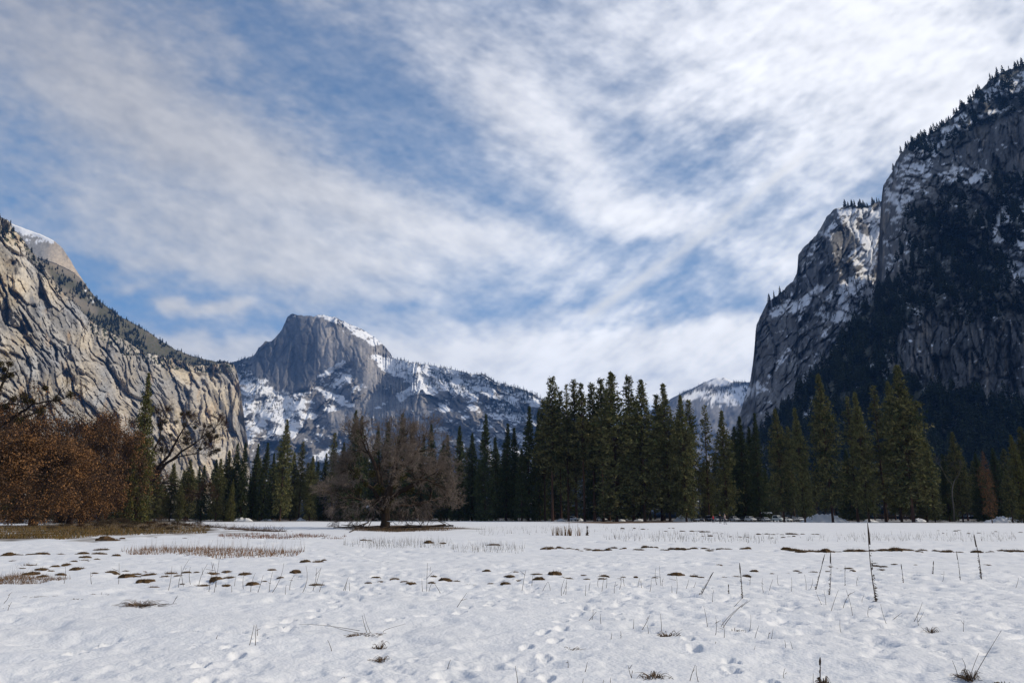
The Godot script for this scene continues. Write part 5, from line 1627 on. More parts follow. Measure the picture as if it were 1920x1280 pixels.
func make_stalks() -> void:
	mat.stalk = tinted(0.95, 0.2)
	var rng := RandomNumberGenerator.new()
	rng.seed = 71
	var brown := Color(0.055, 0.037, 0.026)
	# tall dead flower stalks with withered leaves
	var tall := [[1643, 1122, 1627, 978, 0.016, "tallest dead flower stalk, dark and shaggy, alone on the snow"], [1841, 1086, 1827, 1000, 0.014, "tall bent dead flower stalk at the right of the meadow, bare at the tip"], [1392, 1121, 1387, 1053, 0.012, "upright dead flower stalk with a ragged stem before the mound row"],
		[1311, 1114, 1338, 1070, 0.010, "dead flower stalk leaning steeply to the right before the mound row"], [1528, 1103, 1547, 1037, 0.010, "slanting dead flower stalk in the cluster left of the tallest stalk"], [1554, 1108, 1558, 1031, 0.010, "straight dead flower stalk in the cluster left of the tallest stalk"], [1801, 1087, 1794, 1032, 0.008, "slim straight dead stalk between the tall bent stalk and a short shaggy one"],
		[1749, 1076, 1751, 1050, 0.011, "short shaggy dead flower stalk near the far mound row"], [1694, 1089, 1690, 1055, 0.009, "forked dead stalk beside the tallest stalk"], [1367, 1113, 1366, 1093, 0.010, "short ragged dead stalk drooping at the tip"], [1536, 1278, 1538, 1228, 0.010, "stout broken dead stalk in the foreground snow"], [1585, 1096, 1585, 1058, 0.006, "thin upright dead stalk just left of the tallest stalk"], [1101, 1003, 1101, 985, 0.05, "upright dark stump of a stem beside the far reed clump"]]
	for a in tall:
		var e := pixel_stalk(a[0], a[1], a[2], a[3])
		var foot: Vector3 = e[0]
		var d: Vector3 = e[1] - foot
		var t := thing("dead_stalk", foot - Vector3(0, 0.02, 0), a[5], "plant")
		var s := Soup.new()
		stalk(s, Vector3(0, -0.06, 0), d, a[4], brown, rng, 0.012)
		obj("stem", s.mesh(), mat.stalk, t)
		s = Soup.new()
		s.tube(d * 0.72, d * 0.86, a[4] * 0.9, a[4] * 1.25, 6, brown * 0.8)
		s.tube(d * 0.86, d * 1.0, a[4] * 1.25, a[4] * 0.4, 6, brown * 0.8)
		obj("seed_head", s.mesh(), mat.stalk, t)
		s = Soup.new()
		for k in int(26 + d.length() * 34):
			var h := pow(rng.randf(), 1.5) * 0.7
			var an := rng.randf() * TAU
			var out: Vector3 = Vector3(cos(an), rng.randf_range(-0.9, 0.5), sin(an)).normalized() * rng.randf_range(1.5, 4.5) * a[4] * (1.2 - h)
			var w: Vector3 = Vector3(0, 1, 0) * a[4] * rng.randf_range(0.5, 1.1)
			var c := brown.lerp(Color(0.12, 0.085, 0.05), rng.randf())
			s.tri(d * h - w, d * h + out, d * h + w, c)
		obj("withered_leaf", s.mesh(), mat.stalk, t).set_meta("kind", "stuff")
	# thin single stems, traced one by one: foot and tip
	var traced := [[2, 1130, 20, 1112], [14, 1142, 22, 1128], [321, 1130, 333, 1116], [315, 1102, 317, 1062], [345, 1096, 340, 1060], [119, 1092, 122, 1062], [172, 1093, 172, 1072], [222, 1092, 228, 1055], [334, 1098, 349, 1050], [358, 1092, 360, 1062], [372, 1094, 384, 1058], [391, 1106, 393, 1056], [401, 1106, 400, 1050], [405, 1098, 402, 1056], [440, 1096, 441, 1082], [457, 1102, 456, 1076], [470, 1108, 474, 1075],
		[434, 1108, 434, 1098], [482, 1108, 492, 1078], [508, 1108, 528, 1056], [505, 1106, 507, 1072], [536, 1112, 537, 1096], [543, 1106, 549, 1078], [566, 1109, 572, 1060], [585, 1106, 594, 1064], [590, 1100, 600, 1064], [598, 1108, 606, 1090], [642, 1106, 655, 1080], [646, 1106, 652, 1088], [656, 1106, 654, 1092], [800, 1108, 802, 1055], [793, 1108, 791, 1086], [804, 1107, 811, 1090], [828, 1108, 815, 1094], [806, 1072, 808, 1062],
		[854, 1138, 876, 1110], [690, 1182, 681, 1152], [623, 1218, 615, 1199], [466, 1206, 474, 1172], [478, 1208, 470, 1176], [482, 1182, 480, 1170], [839, 1250, 845, 1236], [404, 1198, 408, 1190], [997, 1097, 999, 1078], [978, 1106, 986, 1070], [1016, 1106, 1027, 1090], [1032, 1106, 1028, 1090], [1053, 1116, 1058, 1085], [1060, 1112, 1062, 1086], [1054, 1112, 1064, 1092], [1098, 1116, 1099, 1096], [1104, 1108, 1107, 1092], [1123, 1102, 1125, 1082], [1128, 1107, 1134, 1082], [1136, 1104, 1137, 1078],
		[1152, 1112, 1155, 1090], [1160, 1106, 1165, 1080], [1172, 1098, 1168, 1076], [1196, 1100, 1200, 1082], [1204, 1104, 1202, 1086], [1217, 1106, 1222, 1086], [1240, 1098, 1236, 1060], [1243, 1100, 1245, 1084], [1233, 1098, 1231, 1064], [1260, 1112, 1260, 1098], [1267, 1112, 1268, 1076], [1285, 1106, 1291, 1086], [1296, 1104, 1306, 1090], [1322, 1102, 1337, 1102], [1337, 1128, 1338, 1105], [1373, 1135, 1390, 1115], [1406, 1096, 1408, 1080], [1433, 1107, 1432, 1084], [1442, 1106, 1450, 1085], [1460, 1094, 1458, 1078], [1483, 1106, 1486, 1082],
		[1511, 1102, 1511, 1077], [1518, 1102, 1523, 1084], [1549, 1132, 1547, 1106], [1543, 1132, 1526, 1106], [1557, 1145, 1575, 1106], [1599, 1150, 1588, 1105], [1580, 1138, 1606, 1113], [1609, 1096, 1610, 1080], [1617, 1124, 1618, 1115], [1664, 1162, 1650, 1132], [1671, 1157, 1687, 1148], [1630, 1152, 1631, 1136], [1578, 1180, 1574, 1162], [1707, 1164, 1734, 1130], [1725, 1171, 1721, 1148], [1715, 1164, 1728, 1146], [1805, 1180, 1806, 1162], [1766, 1090, 1768, 1070], [1902, 1100, 1906, 1082], [1472, 1212, 1472, 1200], [1487, 1213, 1484, 1203],
		[1472, 1266, 1472, 1252], [1526, 1276, 1525, 1262], [972, 1280, 966, 1248], [1064, 1251, 1065, 1238], [1094, 1259, 1101, 1240], [1188, 1268, 1178, 1247], [1183, 1266, 1186, 1256], [1145, 1200, 1147, 1185], [1163, 1198, 1164, 1183], [1108, 1162, 1112, 1143], [1100, 1164, 1118, 1146], [1128, 1170, 1126, 1150], [1199, 1175, 1216, 1152], [1187, 1172, 1188, 1160], [1212, 1180, 1213, 1171], [1240, 1178, 1238, 1150], [1327, 1170, 1320, 1136], [1340, 1184, 1340, 1154], [1348, 1172, 1398, 1135], [1352, 1174, 1412, 1130], [1356, 1186, 1358, 1166],
		[1403, 1174, 1404, 1150], [1413, 1190, 1422, 1172], [1312, 1274, 1306, 1248], [1291, 1274, 1306, 1248], [1089, 1280, 1094, 1272], [1144, 1280, 1145, 1270], [1129, 1280, 1132, 1274], [1438, 1192, 1442, 1184], [1892, 1176, 1892, 1186], [1444, 1186, 1450, 1178], [1342, 1208, 1342, 1202], [1413, 1216, 1416, 1210]]
	for a in traced:
		var e := pixel_stalk(a[0], a[1], a[2], a[3])
		var s := Soup.new()
		var d: Vector3 = e[1] - e[0]
		d.z += rng.randfn() * 0.25 * d.length()
		var col := Color(0.07, 0.05, 0.036).lerp(Color(0.14, 0.11, 0.08), rng.randf() * rng.randf())
		var far := -e[0].z as float
		stalk(s, Vector3(0, -0.05, 0), d, 0.0034 + 0.00016 * far, col, rng, 0.05)
		if rng.randf() < 0.35:
			var h := rng.randf_range(0.4, 0.8)
			stalk(s, d * h, d * h + Vector3(rng.randfn(), rng.randf_range(0.1, 0.8), rng.randfn()).normalized() * d.length() * 0.35, 0.003 + 0.00012 * far, col, rng, 0.05)
		var o := obj("dry_stem", s.mesh(), mat.stalk)
		o.position = e[0]
		var py: float = a[1]
		if py > 1140.0: tag(o, "thin dry stem sticking out of the dented foreground snow", "plant", "dry stems in the foreground")
		elif a[0] < 700.0: tag(o, "thin dry stem standing among the scattered mounds before the grassy patch", "plant", "dry stems among the scattered mounds")
		else: tag(o, "thin dry stem standing just before the broken row of mounds", "plant", "dry stems before the mound row")
	# flattened clumps of dead grass and twigs: [px, py, width px, height px, stems, label]
	for a in [[262, 1134, 90, 16, 60, "dark flattened clump of dead twigs on the left foreground snow"], [680, 1188, 70, 8, 40, "spreading dead grass clump with long arching stems in the middle foreground"], [712, 1212, 28, 22, 26, "small upright tuft of dead twigs just below the spreading clump"], [718, 1234, 44, 16, 30, "matted dead tuft sunk in the snow below the small upright tuft"],
			[1253, 1191, 50, 18, 26, "dead grass tuft bowed over a small hollow in the snow"], [1745, 1178, 40, 18, 26, "dead grass tuft with cut-off stems below the tallest stalk"], [1822, 1262, 56, 24, 34, "large dead grass clump with one long slanting stem"], [1226, 1270, 60, 18, 34, "tangled heap of dead stems at the bottom of the foreground"], [1070, 1214, 46, 8, 16, "low arch of dead stems lying on the dented snow"],
			[1375, 1176, 60, 14, 18, "dead stems bent over a hollow in the snow"], [1545, 1276, 30, 20, 18, "dead stem tuft round the stout broken stalk"], [1885, 1276, 60, 12, 24, "dead stem tuft at the lower right foreground"], [643, 1270, 14, 8, 12, "tiny dark tuft of twigs in the lower foreground"], [190, 1109, 50, 8, 26, "low dark clump of twigs between the mounds and the flattened clump"], [60, 1118, 60, 6, 18, "thin mat of twigs on the snow at the far left"], [140, 1123, 20, 6, 10, "tiny twig tuft near the left foreground mat of twigs"],
			[1817, 1074, 30, 5, 10, "small twig mat at the foot of the tall bent stalk"], [1257, 1116, 16, 5, 12, "small dark tuft before the broken row of mounds"], [10, 1136, 30, 5, 12, "twig tuft at the far left foreground"], [1680, 1226, 12, 6, 4, "curled dead leaf on the open foreground snow"]]:
		var foot := on_ground(a[0], a[1])
		var px := -foot.z / FOCAL
		var w: float = a[2] * px * 0.5
		var h: float = a[3] * px
		var t := thing("dead_grass_clump", foot - Vector3(0, 0.01, 0), a[5], "plant")
		var mat_soup := Soup.new()
		for k in int(a[4] * 2):
			var an := rng.randf() * TAU
			var p := Vector3(cos(an) * w * 0.5 * rng.randf(), 0.0, sin(an) * w * 0.35 * rng.randf())
			var q := p + Vector3(rng.randfn() * w * 0.4, h * 0.3 * rng.randf(), rng.randfn() * w * 0.3)
			var c := Color(0.05, 0.034, 0.024).lerp(Color(0.115, 0.07, 0.04), rng.randf())
			mat_soup.tube(p - Vector3(0, 0.02, 0), q, 0.006, 0.003, 3, c)
		obj("thatch", mat_soup.mesh(), mat.stalk, t)
		for k in a[4]:
			var s := Soup.new()
			var an := rng.randf() * TAU
			var p := Vector3(cos(an), 0, sin(an)) * w * 0.25 * rng.randf() - Vector3(0, 0.03, 0)
			var reach := w * rng.randf_range(0.3, 1.0)
			var out := Vector3(cos(an) * reach, 0.0, sin(an) * reach * 0.6)
			var high := h * rng.randf_range(0.35, 1.0)
			var c := Color(0.06, 0.042, 0.03).lerp(Color(0.19, 0.13, 0.08), rng.randf())
			var last := p
			var bow := pow(rng.randf(), 0.5)
			var sway := Vector3(rng.randfn(), 0, rng.randfn()) * reach * 0.25
			for q in range(1, 6):
				var u := q / 5.0
				var at := p + out * u + sway * u * u + Vector3(0, high * lerpf(u, sin(PI * u * 0.92), bow), 0)
				s.tube(last, at, 0.0045 * (1.15 - u * 0.7), 0.0045 * (1.15 - (u + 0.2) * 0.7), 3, c)
				last = at
			obj("stem", s.mesh(), mat.stalk, t)
		if a[0] == 1822:
			for q in [[1824, 1262, 1878, 1180], [1816, 1262, 1836, 1222], [1806, 1256, 1804, 1232], [1796, 1258, 1786, 1236]]:
				var s := Soup.new()
				stalk(s, on_ground(q[0], minf(q[1], 1262)) - foot, at_depth(q[2], q[3], -foot.z) - foot, 0.0045, Color(0.06, 0.043, 0.032), rng, 0.03)
				obj("stem", s.mesh(), mat.stalk, t)
		if a[0] == 680:
			for q in [[690, 1186, 612, 1172], [695, 1182, 682, 1152], [730, 1180, 800, 1193], [720, 1178, 760, 1172], [680, 1180, 560, 1173]]:
				var s := Soup.new()
				stalk(s, on_ground(q[0], q[1]) - foot, at_depth(q[2], q[3], -foot.z + 0.1) - foot + Vector3(0, 0.03, 0), 0.0035, Color(0.06, 0.043, 0.032), rng, 0.09)
				obj("stem", s.mesh(), mat.stalk, t)

# ---------------------------------------------------------------- grass and reeds that nobody could count
func blades(called: String, label: String, poly: Array, count: int, lo: float, hi: float, width: float, a: Color, b: Color, sd: int, flat := 0.35, clump := 0.0) -> void:
	var rng := RandomNumberGenerator.new()
	rng.seed = sd
	var area := PackedVector2Array()
	for k in range(0, poly.size(), 2): area.append(Vector2(poly[k], poly[k + 1]))
	var box := Rect2(area[0], Vector2.ZERO)
	for p in area: box = box.expand(p)
	var s := Soup.new()
	var made := 0
	var tries := 0
	while made < count and tries < count * 12:
		tries += 1
		var q := Vector2(rng.randf_range(box.position.x, box.end.x), rng.randf_range(box.position.y, box.end.y))
		if not Geometry2D.is_point_in_polygon(q, area): continue
		var p := on_ground(q.x, q.y)
		if clump > 0.0 and g_mid.get_noise_2d(p.x * 1.6 + sd, p.z * 1.6) < clump - 0.3 + 0.3 * rng.randf(): continue
		made += 1
		var h := rng.randf_range(lo, hi)
		var d := Vector3(rng.randfn() * flat, 1.0, rng.randfn() * flat).normalized() * h
		var side := Vector3(rng.randfn(), 0, rng.randfn()).normalized() * width
		var c := a.lerp(b, rng.randf()) * rng.randf_range(0.7, 1.25)
		c.a = 1.0
		p.y -= 0.02
		s.tri(p - side, p + d, p + side, c)
	var o := obj(called, s.mesh(), mat.stalk)
	tag(o, label, "grass", "", "stuff")

func make_grass() -> void:
	var straw := Color(0.23, 0.125, 0.055)
	var rust := Color(0.15, 0.075, 0.035)
	var grey := Color(0.10, 0.085, 0.07)
	blades("marsh_grass", "band of rusty marsh grass on the left of the snow", [225, 1036, 300, 1028, 420, 1030, 500, 1033, 570, 1036, 555, 1044, 440, 1048, 400, 1048, 320, 1040, 250, 1042], 2600, 0.08, 0.34, 0.010, straw, rust, 811, 0.35, 0.0)
	blades("marsh_grass", "thin reddish band of grass behind the rusty marsh grass", [405, 1004, 480, 1000, 560, 1001, 650, 1005, 640, 1009, 520, 1010, 420, 1009], 1500, 0.10, 0.32, 0.016, Color(0.19, 0.085, 0.05), rust, 812, 0.4, 0.05)
	blades("marsh_grass", "pale thin stalks rising above the rusty marsh grass", [240, 1032, 560, 1030, 575, 1038, 250, 1042], 130, 0.4, 0.8, 0.006, grey, straw, 813, 0.16)
	blades("dry_stalks", "faint band of thin grey stalks across the middle snow", [640, 1022, 700, 1014, 850, 1016, 840, 1028, 700, 1030, 640, 1026], 420, 0.2, 0.6, 0.007, grey, Color(0.16, 0.13, 0.10), 814, 0.2)
	blades("dry_stalks", "second faint band of grey stalks before the bare tree", [845, 1030, 900, 1020, 985, 1024, 980, 1038, 900, 1039, 850, 1037], 240, 0.15, 0.5, 0.007, grey, Color(0.16, 0.13, 0.10), 815, 0.22)
	blades("dry_stalks", "faint band of grey stalks before the parked cars", [1130, 1006, 1240, 1000, 1400, 1002, 1470, 1010, 1460, 1017, 1300, 1016, 1140, 1014], 420, 0.25, 0.6, 0.010, grey, Color(0.2, 0.17, 0.13), 816, 0.2)
	blades("dry_stalks", "faint band of grey stalks before the bushy pines", [1500, 1008, 1600, 1002, 1900, 1000, 1910, 1013, 1700, 1015, 1520, 1014], 420, 0.2, 0.5, 0.009, grey, Color(0.22, 0.19, 0.15), 817, 0.2)
	blades("dry_stalks", "thin stalks dotted over the snow behind the bare tree", [880, 990, 1030, 986, 1200, 988, 1200, 998, 900, 1004], 200, 0.2, 0.6, 0.012, grey, Color(0.2, 0.17, 0.13), 818, 0.2)
	blades("meadow_grass", "tawny and olive grass of the bare patch under the oaks", [-60, 1011, 60, 1008, 110, 1012, 200, 1004, 300, 1001, 385, 1000, 395, 992, 380, 984, 330, 976, 250, 973, 120, 976, 60, 985, -60, 985], 16000, 0.08, 0.36, 0.028, Color(0.19, 0.112, 0.045), Color(0.085, 0.070, 0.026), 819, 0.45, -0.35)
	blades("meadow_grass", "brown grass fringe under the big bare tree", [640, 991, 700, 986, 800, 985, 872, 990, 830, 995, 730, 997, 670, 996], 2600, 0.08, 0.35, 0.022, rust, Color(0.075, 0.06, 0.03), 820, 0.45, -0.2)
	blades("meadow_grass", "short brown grass on the low bank at the left edge of the snow", [-20, 1086, 40, 1077, 70, 1084, 138, 1085, 60, 1092, -20, 1093], 1500, 0.05, 0.2, 0.006, Color(0.16, 0.10, 0.05), rust, 821, 0.5)
	blades("dry_stalks", "tall thin stalks on the low bank at the left edge", [-10, 1088, 40, 1080, 60, 1090, 0, 1094], 26, 0.3, 0.65, 0.004, grey, Color(0.12, 0.09, 0.06), 822, 0.25)
	# the reed clump standing alone far out
	var t := thing("reed_clump", on_ground(1063, 1003), "upright clump of tawny reeds standing alone far out on the snow", "reeds")
	var rng := RandomNumberGenerator.new()
	rng.seed = 83
	for k in 70:
		var s := Soup.new()
		var x := rng.randf_range(-1.0, 1.0)
		if absf(x - 0.45) < 0.12 or absf(x + 0.2) < 0.1: x *= 0.5
		var q := Vector3(x * 1.15, -0.05, rng.randf_range(-0.4, 0.4))
		s.tube(q, q + Vector3(rng.randfn() * 0.06, rng.randf_range(0.3, 0.85) * (1.0 if rng.randf() < 0.9 else 1.35), rng.randfn() * 0.06), 0.022, 0.008, 3, Color(0.20, 0.12, 0.05).lerp(Color(0.08, 0.05, 0.03), rng.randf()))
		obj("reed", s.mesh(), mat.stalk, t)
	# the dark drift of dead brush along the edge of the grassy patch
	for a in [[385, 988, 440, 993], [430, 993, 480, 995], [470, 995, 530, 997], [330, 983, 395, 988]]:
		var foot := on_ground(a[0], a[1])
		var end := on_ground(a[2], a[3]) - foot
		t = thing("brush_pile", foot, "long low drift of dead brush trailing from the grassy patch across the snow", "brush", "drift of dead brush")
		var s := Soup.new()
		for k in 360:
			var u := rng.randf()
			var p := end * u + Vector3(rng.randfn() * 0.3, -0.03, rng.randfn() * 0.5)
			var d := Vector3(rng.randfn(), absf(rng.randfn()) * 0.35, rng.randfn()).normalized() * rng.randf_range(0.3, 0.9)
			s.tube(p, p + d, 0.02, 0.006, 3, Color(0.05, 0.034, 0.026).lerp(Color(0.09, 0.06, 0.045), rng.randf()))
		obj("twigs", s.mesh(), mat.stalk, t)

# ---------------------------------------------------------------- parked cars, shelter, people, snow heaps
func extrude(profile: Array, half: float, inset: Array, col: Color) -> ArrayMesh:
	# side outline [z, y], drawn out to +-half across; inset narrows each point of the outline
	var s := Soup.new()
	var n := profile.size()
	var l := []
	var r := []
	for k in n:
		l.append(Vector3(-half + inset[k], profile[k][1], profile[k][0]))
		r.append(Vector3(half - inset[k], profile[k][1], profile[k][0]))
	for k in n:
		var j := (k + 1) % n
		s.quad(l[k], l[j], r[j], r[k], col)
	var flat := PackedVector2Array()
	for p in profile: flat.append(Vector2(p[0], p[1]))
	var tri := Geometry2D.triangulate_polygon(flat)
	for k in range(0, tri.size(), 3):
		s.tri(l[tri[k]], l[tri[k + 1]], l[tri[k + 2]], col)
		s.tri(r[tri[k]], r[tri[k + 2]], r[tri[k + 1]], col)
	return s.mesh()

func wheel_mesh() -> ArrayMesh:
	var m := CylinderMesh.new()
	m.top_radius = 0.34
	m.bottom_radius = 0.34
	m.height = 0.22
	m.radial_segments = 16
	var st := SurfaceTool.new()
	st.append_from(m, 0, Transform3D(Basis(Vector3.FORWARD, PI / 2.0), Vector3.ZERO))
	return st.commit()

func car(p: Vector3, turn: float, kind: String, paint: Color, label: String) -> void:
	# the nose points to +z, towards the meadow
	var t := thing("parked_car", p, label, "car", "cars parked behind the meadow")
	t.rotation.y = turn
	var suv := kind != "saloon"
	var up := 0.25 if kind == "suv" else (0.55 if kind == "van" else 0.0)
	var m := plain(paint, 0.35, 0.5)
	m.clearcoat_enabled = true
	m.clearcoat = 0.6
	obj("body", extrude([[-2.2, 0.35], [2.15, 0.35], [2.25, 0.55], [2.2, 0.78 + up * 0.5], [1.2, 0.98 + up * 0.5], [-2.0, 1.0 + up * 0.5], [-2.25, 0.8]], 0.9, [0.04, 0.04, 0.03, 0.05, 0.08, 0.08, 0.03], Color.WHITE), m, t)
	var low := 0.98 + up * 0.5
	var high := 1.46 + up
	var back := -2.0 if suv else -1.6
	obj("cabin", extrude([[back, low], [1.0, low], [0.25, high - 0.03], [0.1, high], [back + 0.25, high], [back + 0.1, high - 0.06]], 0.82, [0.0, 0.0, 0.17, 0.2, 0.2, 0.17], Color.WHITE), m, t)
	var s := Soup.new()
	s.quad(Vector3(-0.72, low + 0.05, 0.965), Vector3(-0.6, high - 0.09, 0.36), Vector3(0.6, high - 0.09, 0.36), Vector3(0.72, low + 0.05, 0.965), Color.WHITE)
	obj("windscreen", s.mesh(), mat.glass, t)
	for k in [-1, 1]:
		s = Soup.new()
		s.quad(Vector3(k * 0.822, low + 0.05, 0.75), Vector3(k * 0.675, high - 0.09, 0.15), Vector3(k * 0.675, high - 0.09, back + 0.45), Vector3(k * 0.822, low + 0.05, back + 0.25), Color.WHITE)
		obj("side_window", s.mesh(), mat.glass, t)
		s = Soup.new()
		s.box(Vector3(k * 0.68 - 0.14, 0.62 + up * 0.3, 2.16), Vector3(k * 0.68 + 0.14, 0.76 + up * 0.3, 2.27), Color.WHITE)
		obj("headlight", s.mesh(), mat.lens, t)
		for z in [-1.4, 1.4]:
			var w := obj("wheel", mat.wheel_shape, mat.tyre, t)
			w.position = Vector3(k * 0.8, 0.34, z)
	s = Soup.new()
	s.box(Vector3(-0.75, 0.36, 2.2), Vector3(0.75, 0.58, 2.3), Color.WHITE)
	obj("bumper", s.mesh(), mat.tyre, t)
	if kind == "van":
		s = Soup.new()
		s.box(Vector3(-0.6, high + 0.02, back + 0.4), Vector3(0.6, high + 0.12, 0.1), Color.WHITE)
		obj("roof_rack", s.mesh(), mat.snow_flat, t)

# A person: tapered capsules joined by a smooth minimum and meshed as surface nets, one skin for the whole body.
func person_mesh(bones: Array) -> ArrayMesh:
	# bones: [from, to, radius from, radius to, colour]
	var cell := 0.045
	var lo := Vector3(1e9, 1e9, 1e9)
	var hi := -lo
	for b in bones:
		lo = lo.min(b[0] - Vector3.ONE * (b[2] + 0.1)).min(b[1] - Vector3.ONE * (b[3] + 0.1))
		hi = hi.max(b[0] + Vector3.ONE * (b[2] + 0.1)).max(b[1] + Vector3.ONE * (b[3] + 0.1))
	var nx := int((hi.x - lo.x) / cell) + 2
	var ny := int((hi.y - lo.y) / cell) + 2
	var nz := int((hi.z - lo.z) / cell) + 2
	var field := PackedFloat32Array()
	var owner := PackedInt32Array()
	field.resize(nx * ny * nz)
	owner.resize(nx * ny * nz)
	for k in nz:
		for j in ny:
			for i in nx:
				var p := lo + Vector3(i, j, k) * cell
				var d := 1.0
				var best := 1e9
				var which := 0
				for n in bones.size():
					var b: Array = bones[n]
					var ab: Vector3 = b[1] - b[0]
					var u := clampf((p - b[0]).dot(ab) / maxf(ab.length_squared(), 1e-6), 0.0, 1.0)
					var e: float = p.distance_to(b[0] + ab * u) - lerpf(b[2], b[3], u)
					if e < best:
						best = e
						which = n
					var h := clampf(0.5 + 0.5 * (d - e) / 0.05, 0.0, 1.0)
					d = lerpf(d, e, h) - 0.05 * h * (1.0 - h) * 0.7
				field[(k * ny + j) * nx + i] = d
				owner[(k * ny + j) * nx + i] = which
	var at := {}
	var st := Soup.new()
	for k in nz - 1:
		for j in ny - 1:
			for i in nx - 1:
				var sum := Vector3.ZERO
				var count := 0
				var base := (k * ny + j) * nx + i
				for e in [[0, 0, 0, 1, 0, 0], [0, 1, 0, 1, 1, 0], [0, 0, 1, 1, 0, 1], [0, 1, 1, 1, 1, 1], [0, 0, 0, 0, 1, 0], [1, 0, 0, 1, 1, 0], [0, 0, 1, 0, 1, 1], [1, 0, 1, 1, 1, 1], [0, 0, 0, 0, 0, 1], [1, 0, 0, 1, 0, 1], [0, 1, 0, 0, 1, 1], [1, 1, 0, 1, 1, 1]]:
					var a: float = field[base + e[0] + e[1] * nx + e[2] * nx * ny]
					var b: float = field[base + e[3] + e[4] * nx + e[5] * nx * ny]
					if (a < 0.0) != (b < 0.0):
						sum += Vector3(e[0], e[1], e[2]).lerp(Vector3(e[3], e[4], e[5]), a / (a - b))
						count += 1
				if count: at[base] = [lo + (Vector3(i, j, k) + sum / count) * cell, bones[owner[base]][4]]
	var step := [1, nx, nx * ny]
	for base in at:
		for axis in 3:
			var other: int = base + step[axis]
			if other >= field.size(): continue
			if (field[base] < 0.0) == (field[other] < 0.0): continue
			var u: int = step[(axis + 1) % 3]
			var v: int = step[(axis + 2) % 3]
			if not (at.has(base - u) and at.has(base - v) and at.has(base - u - v)): continue
			var q := [at[base - u - v][0], at[base - v][0], at[base][0], at[base - u][0]]
			if field[base] < 0.0: st.quad(q[0], q[3], q[2], q[1], at[base][1])
			else: st.quad(q[0], q[1], q[2], q[3], at[base][1])
	return st.mesh()

func body_bones(stride: float, coat: Color, legs: Color, hat: Color) -> Array:
	var skin := Color(0.42, 0.26, 0.19)
	var b := [[Vector3(0, 0.98, 0), Vector3(0, 1.38, 0), 0.15, 0.165, coat], [Vector3(-0.13, 1.42, 0), Vector3(0.13, 1.42, 0), 0.085, 0.085, coat], [Vector3(0, 1.44, 0), Vector3(0, 1.56, 0.01), 0.06, 0.055, skin], [Vector3(0, 1.60, 0.01), Vector3(0, 1.68, 0.015), 0.085, 0.09, skin], [Vector3(0, 1.68, -0.015), Vector3(0, 1.73, -0.015), 0.1, 0.08, hat], [Vector3(0, 1.62, 0.1), Vector3(0, 1.64, 0.1), 0.018, 0.015, skin]]
	for s in [-1.0, 1.0]:
		var f: float = stride * s
		b.append_array([[Vector3(0.09 * s, 0.95, 0), Vector3(0.1 * s, 0.52, f * 0.5 + 0.03), 0.1, 0.068, legs], [Vector3(0.1 * s, 0.52, f * 0.5 + 0.03), Vector3(0.1 * s, 0.1, f - 0.02), 0.066, 0.046, legs], [Vector3(0.1 * s, 0.05, f - 0.03), Vector3(0.11 * s, 0.045, f + 0.16), 0.05, 0.042, Color(0.02, 0.018, 0.016)],
			[Vector3(0.19 * s, 1.42, 0), Vector3(0.25 * s, 1.14, -f * 0.4), 0.068, 0.055, coat], [Vector3(0.25 * s, 1.14, -f * 0.4), Vector3(0.25 * s, 0.9, -f * 0.7 + 0.07), 0.053, 0.042, coat], [Vector3(0.25 * s, 0.88, -f * 0.7 + 0.08), Vector3(0.25 * s, 0.78, -f * 0.7 + 0.1), 0.036, 0.03, skin]])
	return b

func heap(called: String, p: Vector3, wide: float, tall: float, deep: float, sd: int, label: String, group := "") -> void:
	var n := noise(sd, 0.45, 4)
	var s := Soup.new()
	var nx := 40
	var nz := 20
	var g := []
	for j in nz + 1:
		for i in nx + 1:
			var x := lerpf(-0.5, 0.5, float(i) / nx)
			var z := lerpf(-0.5, 0.5, float(j) / nz)
			var r := 2.0 * sqrt(x * x + z * z)
			var h := tall * maxf(0.0, cos(minf(r, 1.0) * PI * 0.5)) * (0.8 + 0.5 * n.get_noise_2d(x * wide, z * deep)) - 0.15
			h += 0.14 * tall * n.get_noise_2d(x * wide * 3.0, z * deep * 3.0) * smoothstep(1.0, 0.5, r)
			g.append(Vector3(x * wide, h, z * deep))
	for j in nz:
		for i in nx:
			var a := j * (nx + 1) + i
			s.quad(g[a], g[a + nx + 1], g[a + nx + 2], g[a + 1], Color(0.74, 0.755, 0.78))
	var o := obj(called, s.mesh(true), mat.snow_flat)
	o.position = p
	tag(o, label, "snow heap", group)

